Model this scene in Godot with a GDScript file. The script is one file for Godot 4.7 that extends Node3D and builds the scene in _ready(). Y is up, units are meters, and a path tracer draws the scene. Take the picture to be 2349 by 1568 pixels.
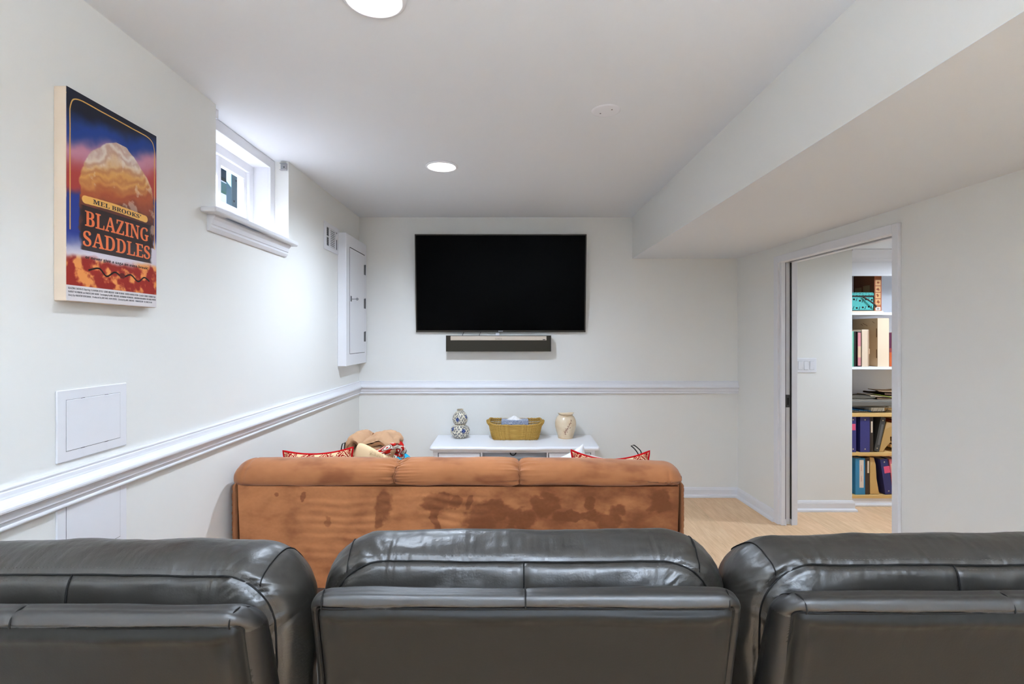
extends Node3D
# A basement media room: black reclining sofa in front, suede sofa, console and television beyond.
# X to the right, Y up, Z = minus the distance from the camera.

const LW := -1.295      # inner face of the left wall
const BW := 4.38        # distance of the back wall
const CH := 2.40        # ceiling height
const RW0 := 2.1222     # right wall: X at distance 0
const RWS := 0.03846    # ... and how it closes in with distance

var taken := {}
var M := {}
var rng := RandomNumberGenerator.new()


# ------------------------------------------------------------------ mesh building
class MB:
	var v := PackedVector3Array()
	var n := PackedVector3Array()
	var uv := PackedVector2Array()
	var ix := PackedInt32Array()

	func tri(a: Vector3, b: Vector3, c: Vector3, ua := Vector2.ZERO, ub := Vector2.ZERO, uc := Vector2.ZERO) -> void:
		var m := (c - a).cross(b - a).normalized()
		for p in [[a, ua], [b, ub], [c, uc]]:
			ix.append(v.size())
			v.append(p[0])
			n.append(m)
			uv.append(p[1])

	func quad(a: Vector3, b: Vector3, c: Vector3, d: Vector3) -> void:   # clockwise from the front, from the top left
		tri(a, b, c, Vector2(0, 0), Vector2(1, 0), Vector2(1, 1))
		tri(a, c, d, Vector2(0, 0), Vector2(1, 1), Vector2(0, 1))

	func rbox(size: Vector3, r := 0.003, xf := Transform3D(), seg := 2) -> MB:
		var h := size / 2.0
		r = minf(r, minf(h.x, minf(h.y, h.z)) * 0.999)
		var axes := [[Vector3.RIGHT, Vector3.UP, Vector3.BACK], [Vector3.LEFT, Vector3.UP, Vector3.FORWARD], [Vector3.FORWARD, Vector3.UP, Vector3.RIGHT], [Vector3.BACK, Vector3.UP, Vector3.LEFT], [Vector3.RIGHT, Vector3.FORWARD, Vector3.UP], [Vector3.RIGHT, Vector3.BACK, Vector3.DOWN]]
		for ax in axes:
			var U: Vector3 = ax[0]
			var V: Vector3 = ax[1]
			var W: Vector3 = ax[2]
			var hu := absf(U.dot(h))
			var hv := absf(V.dot(h))
			var hw := absf(W.dot(h))
			var gu := PackedFloat64Array()
			var gv := PackedFloat64Array()
			for k in range(seg, -1, -1):
				gu.append(-(hu - r + r * tan(PI / 4 * k / seg)))
				gv.append(-(hv - r + r * tan(PI / 4 * k / seg)))
			for k in range(0, seg + 1):
				gu.append(hu - r + r * tan(PI / 4 * k / seg))
				gv.append(hv - r + r * tan(PI / 4 * k / seg))
			var b := v.size()
			for j in gv.size():
				for i in gu.size():
					var p := U * gu[i] + V * gv[j] + W * hw
					var q := p.clamp(-(h - Vector3.ONE * r), h - Vector3.ONE * r)
					var m := (p - q).normalized()
					v.append(xf * (q + m * r))
					n.append((xf.basis * m).normalized())
					uv.append(Vector2(gu[i] / hu * 0.5 + 0.5, 0.5 - gv[j] / hv * 0.5))
			var w := gu.size()
			for j in gv.size() - 1:
				for i in w - 1:
					var a := b + j * w + i
					ix.append_array([a, a + w + 1, a + 1, a, a + w, a + w + 1])
		return self

	# fn(u, v) -> Vector3 with u, v in 0..1; disp(p, n, u, v) -> metres along the normal
	func grid(nu: int, nv: int, fn: Callable, cu := false, cv := false, disp = null, face := Vector3.ZERO, us := 1.0, vs := 1.0) -> MB:
		var p := PackedVector3Array()
		var w := nu + 1
		p.resize(w * (nv + 1))
		for j in nv + 1:
			for i in w:
				p[j * w + i] = fn.call((0.0 if cu and i == nu else float(i) / nu), (0.0 if cv and j == nv else float(j) / nv))
		var t := PackedInt32Array()
		for j in nv:
			for i in nu:
				var a := j * w + i
				t.append_array([a, a + 1, a + w + 1, a, a + w + 1, a + w])
		var s := 0.0
		for k in range(0, t.size(), 3):
			var a := p[t[k]]
			var b := p[t[k + 1]]
			var c := p[t[k + 2]]
			s += (c - a).cross(b - a).dot(face) if face != Vector3.ZERO else -a.dot(b.cross(c))
		if s < 0:
			for k in range(0, t.size(), 3):
				var x := t[k + 1]
				t[k + 1] = t[k + 2]
				t[k + 2] = x
		var m := _normals(p, t, w, nu, nv, cu, cv)
		if disp != null:
			for j in nv + 1:
				for i in w:
					var k := j * w + i
					p[k] += m[k] * float(disp.call(p[k], m[k], (0.0 if cu and i == nu else float(i) / nu), (0.0 if cv and j == nv else float(j) / nv)))
			m = _normals(p, t, w, nu, nv, cu, cv)
		var base := v.size()
		v.append_array(p)
		n.append_array(m)
		for j in nv + 1:
			for i in w:
				uv.append(Vector2(us * i / nu, vs * j / nv))
		for k in t:
			ix.append(base + k)
		return self

	func _normals(p: PackedVector3Array, t: PackedInt32Array, w: int, nu: int, nv: int, cu: bool, cv: bool) -> PackedVector3Array:
		var m := PackedVector3Array()
		m.resize(p.size())
		for k in range(0, t.size(), 3):
			var a := p[t[k]]
			var f := (p[t[k + 2]] - a).cross(p[t[k + 1]] - a)
			m[t[k]] += f
			m[t[k + 1]] += f
			m[t[k + 2]] += f
		if cu:
			for j in nv + 1:
				var q := m[j * w] + m[j * w + nu]
				m[j * w] = q
				m[j * w + nu] = q
		if cv:
			for i in w:
				var q := m[i] + m[nv * w + i]
				m[i] = q
				m[nv * w + i] = q
		for k in m.size():
			m[k] = m[k].normalized() if m[k].length_squared() > 1e-20 else Vector3.UP
		return m

	func lathe(prof: PackedVector2Array, seg := 48, xf := Transform3D(), wob = null) -> MB:   # (radius, height), from the bottom axis to the top
		var k := prof.size() - 1
		return grid(seg, k, func(u, t):
			var q := prof[int(round(t * k))]
			var r: float = q.x
			var y: float = q.y
			if wob != null:
				var o: Vector2 = wob.call(u, r, y)
				r = o.x
				y = o.y
			return xf * Vector3(cos(u * TAU) * r, y, sin(u * TAU) * r), true, false)

	func tube(pts: PackedVector3Array, r: float, seg := 6, closed := false, rf = null) -> MB:
		var k := pts.size()
		var tans := PackedVector3Array()
		for i in k:
			var a := pts[(i - 1 + k) % k] if closed or i > 0 else pts[i]
			var b := pts[(i + 1) % k] if closed or i < k - 1 else pts[i]
			tans.append((b - a).normalized())
		var ref := Vector3.UP if absf(tans[0].y) < 0.9 else Vector3.RIGHT
		var side := tans[0].cross(ref).normalized()
		var sides := PackedVector3Array()
		for i in k:
			side = (side - tans[i] * side.dot(tans[i])).normalized()
			sides.append(side)
		var rows := k if closed else k + 1
		return grid(seg, rows if closed else rows, func(u, t):
			var i := int(round(t * rows))
			var rr := r
			if closed:
				i = i % k
			else:
				if i == 0 or i == k:
					rr = 0.0
				i = mini(i, k - 1)
			if rr > 0.0 and rf != null:
				rr = rf.call(i, u)
			var s := sides[i]
			return pts[i] + (s * cos(u * TAU) + s.cross(tans[i]) * sin(u * TAU)) * rr, true, closed)

	# a polygon in the X-Y plane of xf, pushed along its Z
	func prism(poly: PackedVector2Array, xf: Transform3D, length: float, skew_a = null, skew_b = null) -> MB:
		var k := poly.size()
		var a := PackedVector3Array()
		var b := PackedVector3Array()
		for q in poly:
			a.append(xf * Vector3(q.x, q.y, (skew_a.call(q) if skew_a != null else 0.0)))
			b.append(xf * Vector3(q.x, q.y, length + (skew_b.call(q) if skew_b != null else 0.0)))
		var cw := Geometry2D.is_polygon_clockwise(poly) != (xf.basis.determinant() < 0)
		for i in k:
			var j := (i + 1) % k
			if cw:
				quad(a[i], b[i], b[j], a[j])
			else:
				quad(a[j], b[j], b[i], a[i])
		var t := Geometry2D.triangulate_polygon(poly)
		for i in range(0, t.size(), 3):
			var c := (poly[t[i + 1]] - poly[t[i]]).cross(poly[t[i + 2]] - poly[t[i]])
			var flip := (c > 0) != (xf.basis.determinant() < 0)
			var x := t[i + 1] if flip else t[i + 2]
			var y := t[i + 2] if flip else t[i + 1]
			tri(a[t[i]], a[x], a[y])
			tri(b[t[i]], b[y], b[x])
		return self

	func mesh() -> ArrayMesh:
		var ar := []
		ar.resize(Mesh.ARRAY_MAX)
		ar[Mesh.ARRAY_VERTEX] = v
		ar[Mesh.ARRAY_NORMAL] = n
		ar[Mesh.ARRAY_TEX_UV] = uv
		ar[Mesh.ARRAY_INDEX] = ix
		var m := ArrayMesh.new()
		m.add_surface_from_arrays(Mesh.PRIMITIVE_TRIANGLES, ar)
		return m


# ------------------------------------------------------------------ helpers
func P(x: float, y: float, d: float) -> Vector3:
	return Vector3(x, y, -d)


func T(o: Vector3, e := Vector3.ZERO) -> Transform3D:
	return Transform3D(Basis.from_euler(e), o)


func numbered(parent: Node, called: String) -> String:
	var key := str(parent.get_instance_id()) + called
	var k: int = taken.get(key, 0)
	taken[key] = k + 1
	return called if k == 0 else "%s_%03d" % [called, k]


func thing(called: String, label: String, category: String, at := Vector3.ZERO, turn := 0.0, group := "", kind := "") -> Node3D:
	var o := Node3D.new()
	o.name = numbered(self, called)
	add_child(o, true)
	o.position = at
	o.rotation.y = turn
	return tag(o, label, category, group, kind)


func tag(o: Node3D, label: String, category: String, group := "", kind := "") -> Node3D:
	o.set_meta("label", label)
	o.set_meta("category", category)
	if group:
		o.set_meta("group", group)
	if kind:
		o.set_meta("kind", kind)
	return o


func part(called: String, b, mat: Material, parent: Node = self, xf := Transform3D(), label := "") -> MeshInstance3D:
	var o := MeshInstance3D.new()
	o.name = numbered(parent, called)
	o.mesh = b.mesh() if b is MB else b
	o.material_override = mat
	o.transform = xf
	parent.add_child(o, true)
	if label:
		o.set_meta("label", label)
	return o


func rb(size: Vector3, r := 0.003, seg := 2) -> MB:
	return MB.new().rbox(size, r, Transform3D(), seg)


# a rounded box between two corners given as (x, y, distance)
func slab(x0: float, x1: float, y0: float, y1: float, d0: float, d1: float, r := 0.002) -> MB:
	return MB.new().rbox(Vector3(absf(x1 - x0), absf(y1 - y0), absf(d1 - d0)), r, T(Vector3((x0 + x1) / 2, (y0 + y1) / 2, -(d0 + d1) / 2)))


func c8(r: int, g: int, b: int) -> Color:
	return Color(r / 255.0, g / 255.0, b / 255.0)


func mat(col: Color, rough := 0.6, spec := 0.5, metal := 0.0) -> StandardMaterial3D:
	var m := StandardMaterial3D.new()
	m.albedo_color = col
	m.roughness = rough
	m.metallic_specular = spec
	m.metallic = metal
	return m


func noise_tex(freq: float, size := 512, octaves := 4, kind := FastNoiseLite.TYPE_SIMPLEX_SMOOTH, sd := 1) -> ImageTexture:
	var f := FastNoiseLite.new()
	f.noise_type = kind
	f.frequency = freq
	f.fractal_octaves = octaves
	f.seed = sd
	return ImageTexture.create_from_image(f.get_seamless_image(size, size))


func relief(m: StandardMaterial3D, tex: Texture2D, cm: float, per_metre: float, world := true) -> StandardMaterial3D:
	m.heightmap_enabled = true
	m.heightmap_texture = tex
	m.heightmap_scale = cm
	m.uv1_triplanar = true
	m.uv1_world_triplanar = world
	m.uv1_scale = Vector3.ONE * per_metre
	return m


func textured(im: Image, rough := 0.6, spec := 0.5) -> StandardMaterial3D:
	var m := mat(Color.WHITE, rough, spec)
	m.albedo_texture = ImageTexture.create_from_image(im)
	return m


func dot(im: Image, x: float, y: float, r: float, col: Color) -> void:
	var w := im.get_width()
	var h := im.get_height()
	for j in range(maxi(0, int(y - r)), mini(h, int(y + r) + 2)):
		for i in range(int(x - r), int(x + r) + 2):
			var a := clampf(r + 0.5 - Vector2(i - x, j - y).length(), 0.0, 1.0)
			if a > 0.0:
				var k := posmod(i, w)
				im.set_pixel(k, j, im.get_pixel(k, j).lerp(col, a))


func stroke(im: Image, pts: PackedVector2Array, r0: float, r1: float, col: Color) -> void:
	var total := 0.0
	for i in pts.size() - 1:
		total += pts[i].distance_to(pts[i + 1])
	var run := 0.0
	for i in pts.size() - 1:
		var l := pts[i].distance_to(pts[i + 1])
		var k := maxi(1, int(l / 0.8))
		for q in k + 1:
			var t := float(q) / k
			var p := pts[i].lerp(pts[i + 1], t)
			dot(im, p.x, p.y, lerpf(r0, r1, (run + l * t) / maxf(total, 1e-6)), col)
		run += l


func letters(parent: Node, called: String, s: String, font: String, bold: bool, height: float, width: float, at: Vector3, e: Vector3, m: Material, depth := 0.0006) -> MeshInstance3D:
	var f := SystemFont.new()
	f.font_names = PackedStringArray([font])
	f.font_weight = 700 if bold else 400
	var t := TextMesh.new()
	t.font = f
	t.text = s
	t.font_size = 64
	t.pixel_size = 0.001
	t.depth = 0.001
	t.curve_step = 2.0
	var box := t.get_aabb()
	var sx := (width / box.size.x) if width > 0.0 else height / box.size.y
	var sy := height / box.size.y
	var c := box.get_center()
	var xf := T(at, e) * Transform3D(Basis.from_scale(Vector3(sx, sy, depth / 0.001)), Vector3(-c.x * sx, -c.y * sy, 0))
	return part(called, t, m, parent, xf)


func smooth_loop(ctrl: PackedVector2Array, k: int, closed := true) -> PackedVector2Array:   # Catmull-Rom
	var o := PackedVector2Array()
	var s := ctrl.size()
	var spans := s if closed else s - 1
	for i in spans:
		var a := ctrl[(i - 1 + s) % s] if closed or i > 0 else ctrl[i]
		var b := ctrl[i]
		var c := ctrl[(i + 1) % s]
		var d := ctrl[(i + 2) % s] if closed or i < s - 2 else c
		for q in k:
			o.append(b.cubic_interpolate(c, a, d, float(q) / k))
	if not closed:
		o.append(ctrl[s - 1])
	return o


func path3(ctrl: PackedVector3Array, k: int, closed := false) -> PackedVector3Array:
	var o := PackedVector3Array()
	var s := ctrl.size()
	for i in (s if closed else s - 1):
		var a := ctrl[(i - 1 + s) % s] if closed or i > 0 else ctrl[i]
		var b := ctrl[i]
		var c := ctrl[(i + 1) % s]
		var d := ctrl[(i + 2) % s] if closed or i < s - 2 else c
		for q in k:
			o.append(b.cubic_interpolate(c, a, d, float(q) / k))
	if not closed:
		o.append(ctrl[s - 1])
	return o


func fnoise(freq: float, octaves := 3, sd := 7) -> FastNoiseLite:
	var f := FastNoiseLite.new()
	f.noise_type = FastNoiseLite.TYPE_SIMPLEX_SMOOTH
	f.frequency = freq
	f.fractal_octaves = octaves
	f.seed = sd
	return f


func _ready() -> void:
	rng.seed = 20
	# camera: level, its lens shifted a little (the vanishing point lies just off the middle of the frame)
	var cam := Camera3D.new()
	cam.name = "camera"
	cam.projection = Camera3D.PROJECTION_FRUSTUM
	cam.near = 0.05
	cam.far = 200.0
	cam.size = 1568.0 / 1170.0 * 0.05
	cam.frustum_offset = Vector2((1174.5 - 1170.0) / 1170.0, (770.0 - 784.0) / 1170.0) * 0.05
	cam.position = Vector3(0, 1.3816, 0)
	add_child(cam)
	# sky, sun and exposure
	var env := Environment.new()
	env.background_mode = Environment.BG_SKY
	var sky := ProceduralSkyMaterial.new()
	sky.sky_top_color = c8(138, 152, 206)
	sky.sky_horizon_color = c8(190, 200, 232)
	sky.ground_bottom_color = c8(120, 120, 112)
	sky.ground_horizon_color = c8(178, 184, 196)
	sky.sky_energy_multiplier = 0.95
	sky.ground_energy_multiplier = 0.6
	env.sky = Sky.new()
	env.sky.sky_material = sky
	env.tonemap_mode = Environment.TONE_MAPPER_LINEAR
	env.tonemap_exposure = 2.9
	env.sdfgi_enabled = true
	env.ssao_enabled = true
	env.ssil_enabled = true
	var we := WorldEnvironment.new()
	we.name = "world_environment"
	we.environment = env
	add_child(we)
	var sun := DirectionalLight3D.new()
	sun.name = "sun"
	sun.light_color = c8(236, 242, 255)
	sun.light_energy = 6.5
	sun.light_angular_distance = 0.6
	sun.shadow_enabled = true
	sun.sky_mode = DirectionalLight3D.SKY_MODE_LIGHT_ONLY
	add_child(sun)
	sun.look_at_from_position(Vector3.ZERO, Vector3(0.46, -0.62, -0.26), Vector3.UP)
	materials()
	# ceiling lights: two in view, two behind camera and one in hall added unseen
	ceiling_lamp(-0.41, CH, 1.535, 0.65, "flat round white ceiling light glowing at the top edge, nearest to the camera", 62.0)
	ceiling_lamp(-0.41, CH, 3.06, 1.95, "flat round white ceiling light glowing in front of the television wall", 81.0)
	ceiling_lamp(-0.41, CH, 0.0, 0.8, "added unseen round white ceiling light behind the camera over the black seats")  # unseen lamp, added as fill light
	ceiling_lamp(-0.41, CH, -1.5, 0.2, "added unseen round white ceiling light farthest behind the camera")  # unseen as well, added to even out the room light
	ceiling_lamp(3.25, 2.07, 3.45, 1.4, "unseen flat round white ceiling light in the hall outside the doorway", 89.0)  # out of view, put in to light the hall
	fill_uplighter(0.60, -1.55, 9.5)
	shell()
	window()
	doorway()
	mouldings()
	outdoors()
	wall_fittings()
	television()
	recliner_sofa()
	suede_sofa()
	console()
	soft_things()
	hall_shelves()


func materials() -> void:
	var paint := noise_tex(0.05, 512, 3, FastNoiseLite.TYPE_SIMPLEX_SMOOTH, 3)
	M.wall = relief(mat(c8(237, 236, 231), 0.62, 0.35), paint, 0.012, 2.2)
	M.ceiling = relief(mat(c8(234, 237, 240), 0.8, 0.3), paint, 0.012, 2.2)
	M.trim = mat(c8(233, 233, 236), 0.42, 0.45)
	M.trim_matt = mat(c8(240, 241, 245), 0.55, 0.4)
	M.plate = mat(c8(234, 234, 237), 0.4, 0.45)
	M.furniture = mat(c8(243, 243, 246), 0.36, 0.45)
	M.black = mat(c8(14, 14, 15), 0.5)
	M.dark_gap = mat(c8(38, 38, 40), 0.8, 0.2)
	M.steel = mat(c8(150, 150, 152), 0.32, 0.5, 1.0)
	M.dark_steel = mat(c8(96, 97, 100), 0.38, 0.5, 1.0)
	M.paper = mat(c8(236, 230, 218), 0.8, 0.3)
	M.board = mat(c8(214, 186, 146), 0.85, 0.25)
	M.glass = mat(Color(0.92, 0.96, 1.0, 0.003), 0.0, 0.3)
	M.glass.transparency = BaseMaterial3D.TRANSPARENCY_ALPHA
	# oak laminate: four shades of one computed grain
	var im := Image.create(160, 1024, false, Image.FORMAT_RGB8)
	var g := fnoise(0.02, 4, 4)
	var g2 := fnoise(0.006, 3, 9)
	for y in 1024:
		for x in 160:
			var warp := g2.get_noise_2d(x * 2.0, y * 1.0) * 26.0
			var a := g.get_noise_2d(x * 5.0 + warp, y * 0.28)
			var b := g2.get_noise_2d(x * 4.0, y * 0.9)
			var fine := g.get_noise_2d(x * 30.0, y * 1.2)
			var t := clampf(0.5 + a * 0.42 + b * 0.35 + fine * 0.14, 0.0, 1.0)
			im.set_pixel(x, y, c8(224, 184, 142).lerp(c8(247, 213, 174), t))
	for p in [Vector2(60, 300), Vector2(110, 760), Vector2(30, 900)]:
		stroke(im, PackedVector2Array([p, p + Vector2(3, 26), p + Vector2(-2, 60)]), 1.6, 0.6, c8(204, 164, 124))
	var wood := ImageTexture.create_from_image(im)
	for k in 4:
		var m := mat([c8(255, 255, 255), c8(250, 248, 245), c8(253, 250, 249), c8(246, 245, 243)][k], 0.5, 0.35)
		m.albedo_texture = wood
		m.uv1_offset = Vector3(0.27 * k, 0.37 * k, 0)
		m.uv1_scale = Vector3(1, 0.9, 1)
		M["oak%d" % k] = m
	# leather, suede
	var grain := Image.create(512, 512, false, Image.FORMAT_RGB8)
	var n1: Image = noise_tex(0.045, 512, 3, FastNoiseLite.TYPE_CELLULAR, 5).get_image()
	var n2: Image = noise_tex(0.012, 512, 4, FastNoiseLite.TYPE_SIMPLEX_SMOOTH, 6).get_image()
	n1.convert(Image.FORMAT_RGB8)
	n2.convert(Image.FORMAT_RGB8)
	grain.copy_from(n1)
	for y in 512:
		for x in 512:
			var q := n1.get_pixel(x, y).r * 0.6 + n2.get_pixel(x, y).r * 0.4
			grain.set_pixel(x, y, Color(q, q, q))
	M.leather = relief(mat(c8(36, 33, 29), 0.36, 0.62), ImageTexture.create_from_image(grain), 0.030, 11.0)
	M.leather_smooth = relief(mat(c8(24, 22, 20), 0.44, 0.66), ImageTexture.create_from_image(grain), 0.012, 8.0)
	M.leather_side = relief(mat(c8(25, 23, 21), 0.44, 0.46), ImageTexture.create_from_image(grain), 0.010, 11.0)
	M.leather_panel = relief(mat(c8(27, 25, 22), 0.44, 0.30), ImageTexture.create_from_image(grain), 0.010, 11.0)
	M.seam = mat(c8(20, 19, 18), 0.6, 0.3)
	M.stitch = mat(c8(84, 81, 77), 0.6, 0.3)
	M.suede_plain = relief(mat(c8(150, 98, 66), 0.95, 0.12), noise_tex(0.12, 256, 3, FastNoiseLite.TYPE_SIMPLEX_SMOOTH, 8), 0.02, 14.0)
	M.suede_plain.rim_enabled = true
	M.suede_plain.rim = 0.35
	M.suede_plain.rim_tint = 0.7
	M.suede_seam = mat(c8(70, 38, 22), 0.95, 0.1)


func ceiling_lamp(x: float, y: float, d: float, energy: float, label: String, cone := 72.0) -> void:
	var o := thing("ceiling_light", label, "ceiling light", P(x, y, d), 0.0, "flat round ceiling lights")
	var ring := PackedVector2Array([Vector2(0.083, 0.0), Vector2(0.097, 0.0), Vector2(0.097, -0.003), Vector2(0.092, -0.008), Vector2(0.086, -0.0095), Vector2(0.083, -0.008), Vector2(0.083, 0.0)])
	part("trim_ring", MB.new().lathe(ring, 64), M.trim_matt, o)
	var glow := mat(c8(250, 250, 250), 0.6)
	glow.emission_enabled = true
	glow.emission = c8(255, 252, 246)
	glow.emission_energy_multiplier = 2.2
	part("glowing_panel", MB.new().lathe(PackedVector2Array([Vector2(0, -0.0075), Vector2(0.05, -0.0075), Vector2(0.084, -0.0065), Vector2(0.084, -0.001), Vector2(0, -0.001)]), 64), glow, o)
	var l := SpotLight3D.new()
	l.name = "lamp_light"
	l.light_size = 0.07
	l.spot_angle = cone
	l.spot_angle_attenuation = 1.0
	l.spot_range = 12.0
	l.spot_attenuation = 2.0
	l.light_energy = energy
	l.light_color = c8(219, 235, 255)
	l.shadow_enabled = true
	l.position = Vector3(0, -0.012, 0)
	l.rotation_degrees = Vector3(-90, 0, 0)
	o.add_child(l, true)


func fill_uplighter(x: float, d: float, energy: float) -> void:
	# added unseen lamp: bounces fill light off the ceiling behind the camera
	var o := thing("added_fill_lamp", "added floor lamp with a bowl shade, unseen behind the camera for fill light", "added fill lamp", P(x, 0, d))
	part("base", MB.new().lathe(PackedVector2Array([Vector2(0, 0), Vector2(0.14, 0), Vector2(0.14, 0.012), Vector2(0.02, 0.022), Vector2(0, 0.022)]), 40), M.trim_matt, o)
	part("pole", MB.new().tube(PackedVector3Array([Vector3(0, 0.02, 0), Vector3(0, 0.8, 0), Vector3(0, 1.50, 0)]), 0.012, 12), M.trim_matt, o)
	part("bowl_shade", MB.new().lathe(PackedVector2Array([Vector2(0, 1.49), Vector2(0.05, 1.495), Vector2(0.12, 1.53), Vector2(0.17, 1.60), Vector2(0.166, 1.60), Vector2(0.117, 1.535), Vector2(0.05, 1.50), Vector2(0, 1.495)]), 48), M.trim_matt, o)
	var glow := mat(c8(250, 250, 250), 0.6)
	glow.emission_enabled = true
	glow.emission = c8(222, 236, 255)
	glow.emission_energy_multiplier = 3.0
	part("glowing_disc", MB.new().lathe(PackedVector2Array([Vector2(0, 1.550), Vector2(0.12, 1.550), Vector2(0.12, 1.556), Vector2(0, 1.556)]), 40), glow, o)
	var l := AreaLight3D.new()
	l.name = "fill_light"
	l.area_size = Vector2(0.16, 0.16)
	l.light_energy = energy
	l.light_color = c8(219, 235, 255)
	l.shadow_enabled = true
	l.set("area_range", 12.0)
	l.position = Vector3(0, 1.565, 0)
	l.rotation_degrees = Vector3(90, 0, 0)
	o.add_child(l, true)


func rw(d: float) -> float:
	return RW0 - RWS * d


func structure(called: String, b, m: Material, label: String, category: String, xf := Transform3D()) -> MeshInstance3D:
	var o := part(called, b, m, self, xf)
	tag(o, label, category, "", "structure")
	return o


func wall_right_xf() -> Transform3D:   # local -Z runs along the right wall, +X points out into the hall
	return T(Vector3(RW0, 0, 0), Vector3(0, atan(RWS), 0))


func shell() -> void:
	# floor: a slab with oak planks laid on it
	var fl := structure("floor", slab(-1.75, 4.15, -0.15, -0.010, -4.35, 4.75, 0.001), M.dark_gap, "pale oak plank floor running towards the television wall", "floor")
	var pw := 0.187
	var lens := [1.22, 0.78, 0.46]
	var pm := []
	for l in lens:
		var st := MB.new().rbox(Vector3(pw - 0.0006, 0.010, l - 0.0006), 0.0007, Transform3D(), 1)
		for k in st.uv.size():
			st.uv[k] = Vector2(st.v[k].x / pw + 0.5, st.v[k].z / 1.22 + 0.5)
		pm.append(st.mesh())
	var row := 0
	var x := -1.65
	while x < 4.05:
		var d := -3.52
		var first := true
		while d < 4.62:
			var k := 0
			if first:
				k = [2, 0, 1][row % 3]
			first = false
			if d + lens[k] > 4.72:
				k = 1 if d + lens[1] < 4.72 else 2
			part("plank", pm[k], M["oak%d" % rng.randi_range(0, 3)], fl, T(P(x + pw / 2, -0.005, d + lens[k] / 2)))
			d += lens[k]
		x += pw
		row += 1
	# ceiling, soffit, walls
	structure("ceiling", slab(-1.556, 4.15, CH, CH + 0.15, -4.35, 4.75), M.ceiling, "flat white ceiling over the room", "ceiling")
	structure("ceiling_soffit", slab(1.05, 2.24, 2.046, CH + 0.02, -4.25, BW + 0.02, 0.001), M.wall, "long boxed soffit dropping from the ceiling along the right wall", "soffit")
	structure("soffit_underside", slab(1.0495, 2.23, 2.0445, 2.0465, -4.24, BW + 0.01, 0.0008), M.ceiling, "white underside of the boxed soffit along the right wall", "soffit")
	structure("wall_back", slab(-1.75, rw(BW) + 0.11, -0.02, CH + 0.05, BW, BW + 0.13), M.wall, "off-white far wall that carries the television", "wall")
	structure("wall_rear", slab(-1.75, 2.4, -0.02, CH + 0.05, -4.33, -4.2), M.wall, "off-white wall behind the camera", "wall")
	# left wall with the window well cut out up to the ceiling: three blocks
	var lp := PackedVector2Array([Vector2(-4.3, -0.02), Vector2(BW + 0.1, -0.02), Vector2(BW + 0.1, CH + 0.05), Vector2(2.983, CH + 0.05), Vector2(2.983, 1.90), Vector2(2.245, 1.90), Vector2(2.245, CH + 0.05), Vector2(-4.3, CH + 0.05)])
	structure("wall_left", MB.new().prism(lp, Transform3D(Basis(Vector3(0, 0, -1), Vector3(0, 1, 0), Vector3(1, 0, 0)), Vector3(LW - 0.26, 0, 0)), 0.26), M.wall, "off-white left wall with a small high window and a white chair rail", "wall")
	# right wall, turned two degrees, with the doorway cut out
	var rp := PackedVector2Array([Vector2(-4.3, -0.02), Vector2(2.672, -0.02), Vector2(2.672, 1.935), Vector2(3.745, 1.935), Vector2(3.745, -0.02), Vector2(BW + 0.1, -0.02), Vector2(BW + 0.1, CH + 0.05), Vector2(-4.3, CH + 0.05)])
	structure("wall_right", MB.new().prism(rp, Transform3D(Basis(Vector3(0, 0, -1), Vector3(0, 1, 0), Vector3(1, 0, 0)), Vector3.ZERO), 0.115), M.wall, "off-white right wall with the open pocket doorway", "wall", wall_right_xf())
	# the hall outside the doorway
	structure("wall_hall_back", slab(rw(4.03) + 0.1, 2.701, -0.02, 2.2, 4.026, 4.16), M.wall, "short off-white hall wall with the light switch, beyond the doorway", "wall")
	structure("wall_hall_far", slab(2.3, 4.1, -0.02, 2.2, 4.52, 4.66), M.wall, "hall wall behind the built-in shelves", "wall")
	structure("wall_hall_side", slab(3.85, 4.0, -0.02, 2.2, 0.9, 4.6), M.wall, "off-white side wall of the hall", "wall")
	structure("wall_hall_near", slab(2.1, 4.0, -0.02, 2.2, 0.8, 0.95), M.wall, "off-white near wall of the hall", "wall")
	structure("ceiling_hall", slab(rw(2) + 0.09, 4.0, 2.07, 2.2, 0.85, 4.6), M.ceiling, "lower white ceiling of the hall beyond the doorway", "ceiling")
	structure("wall_shelf_header", slab(2.66, 3.86, 1.862, 2.08, 4.085, 4.105), M.trim, "white header board above the built-in hall shelves", "wall")


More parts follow.
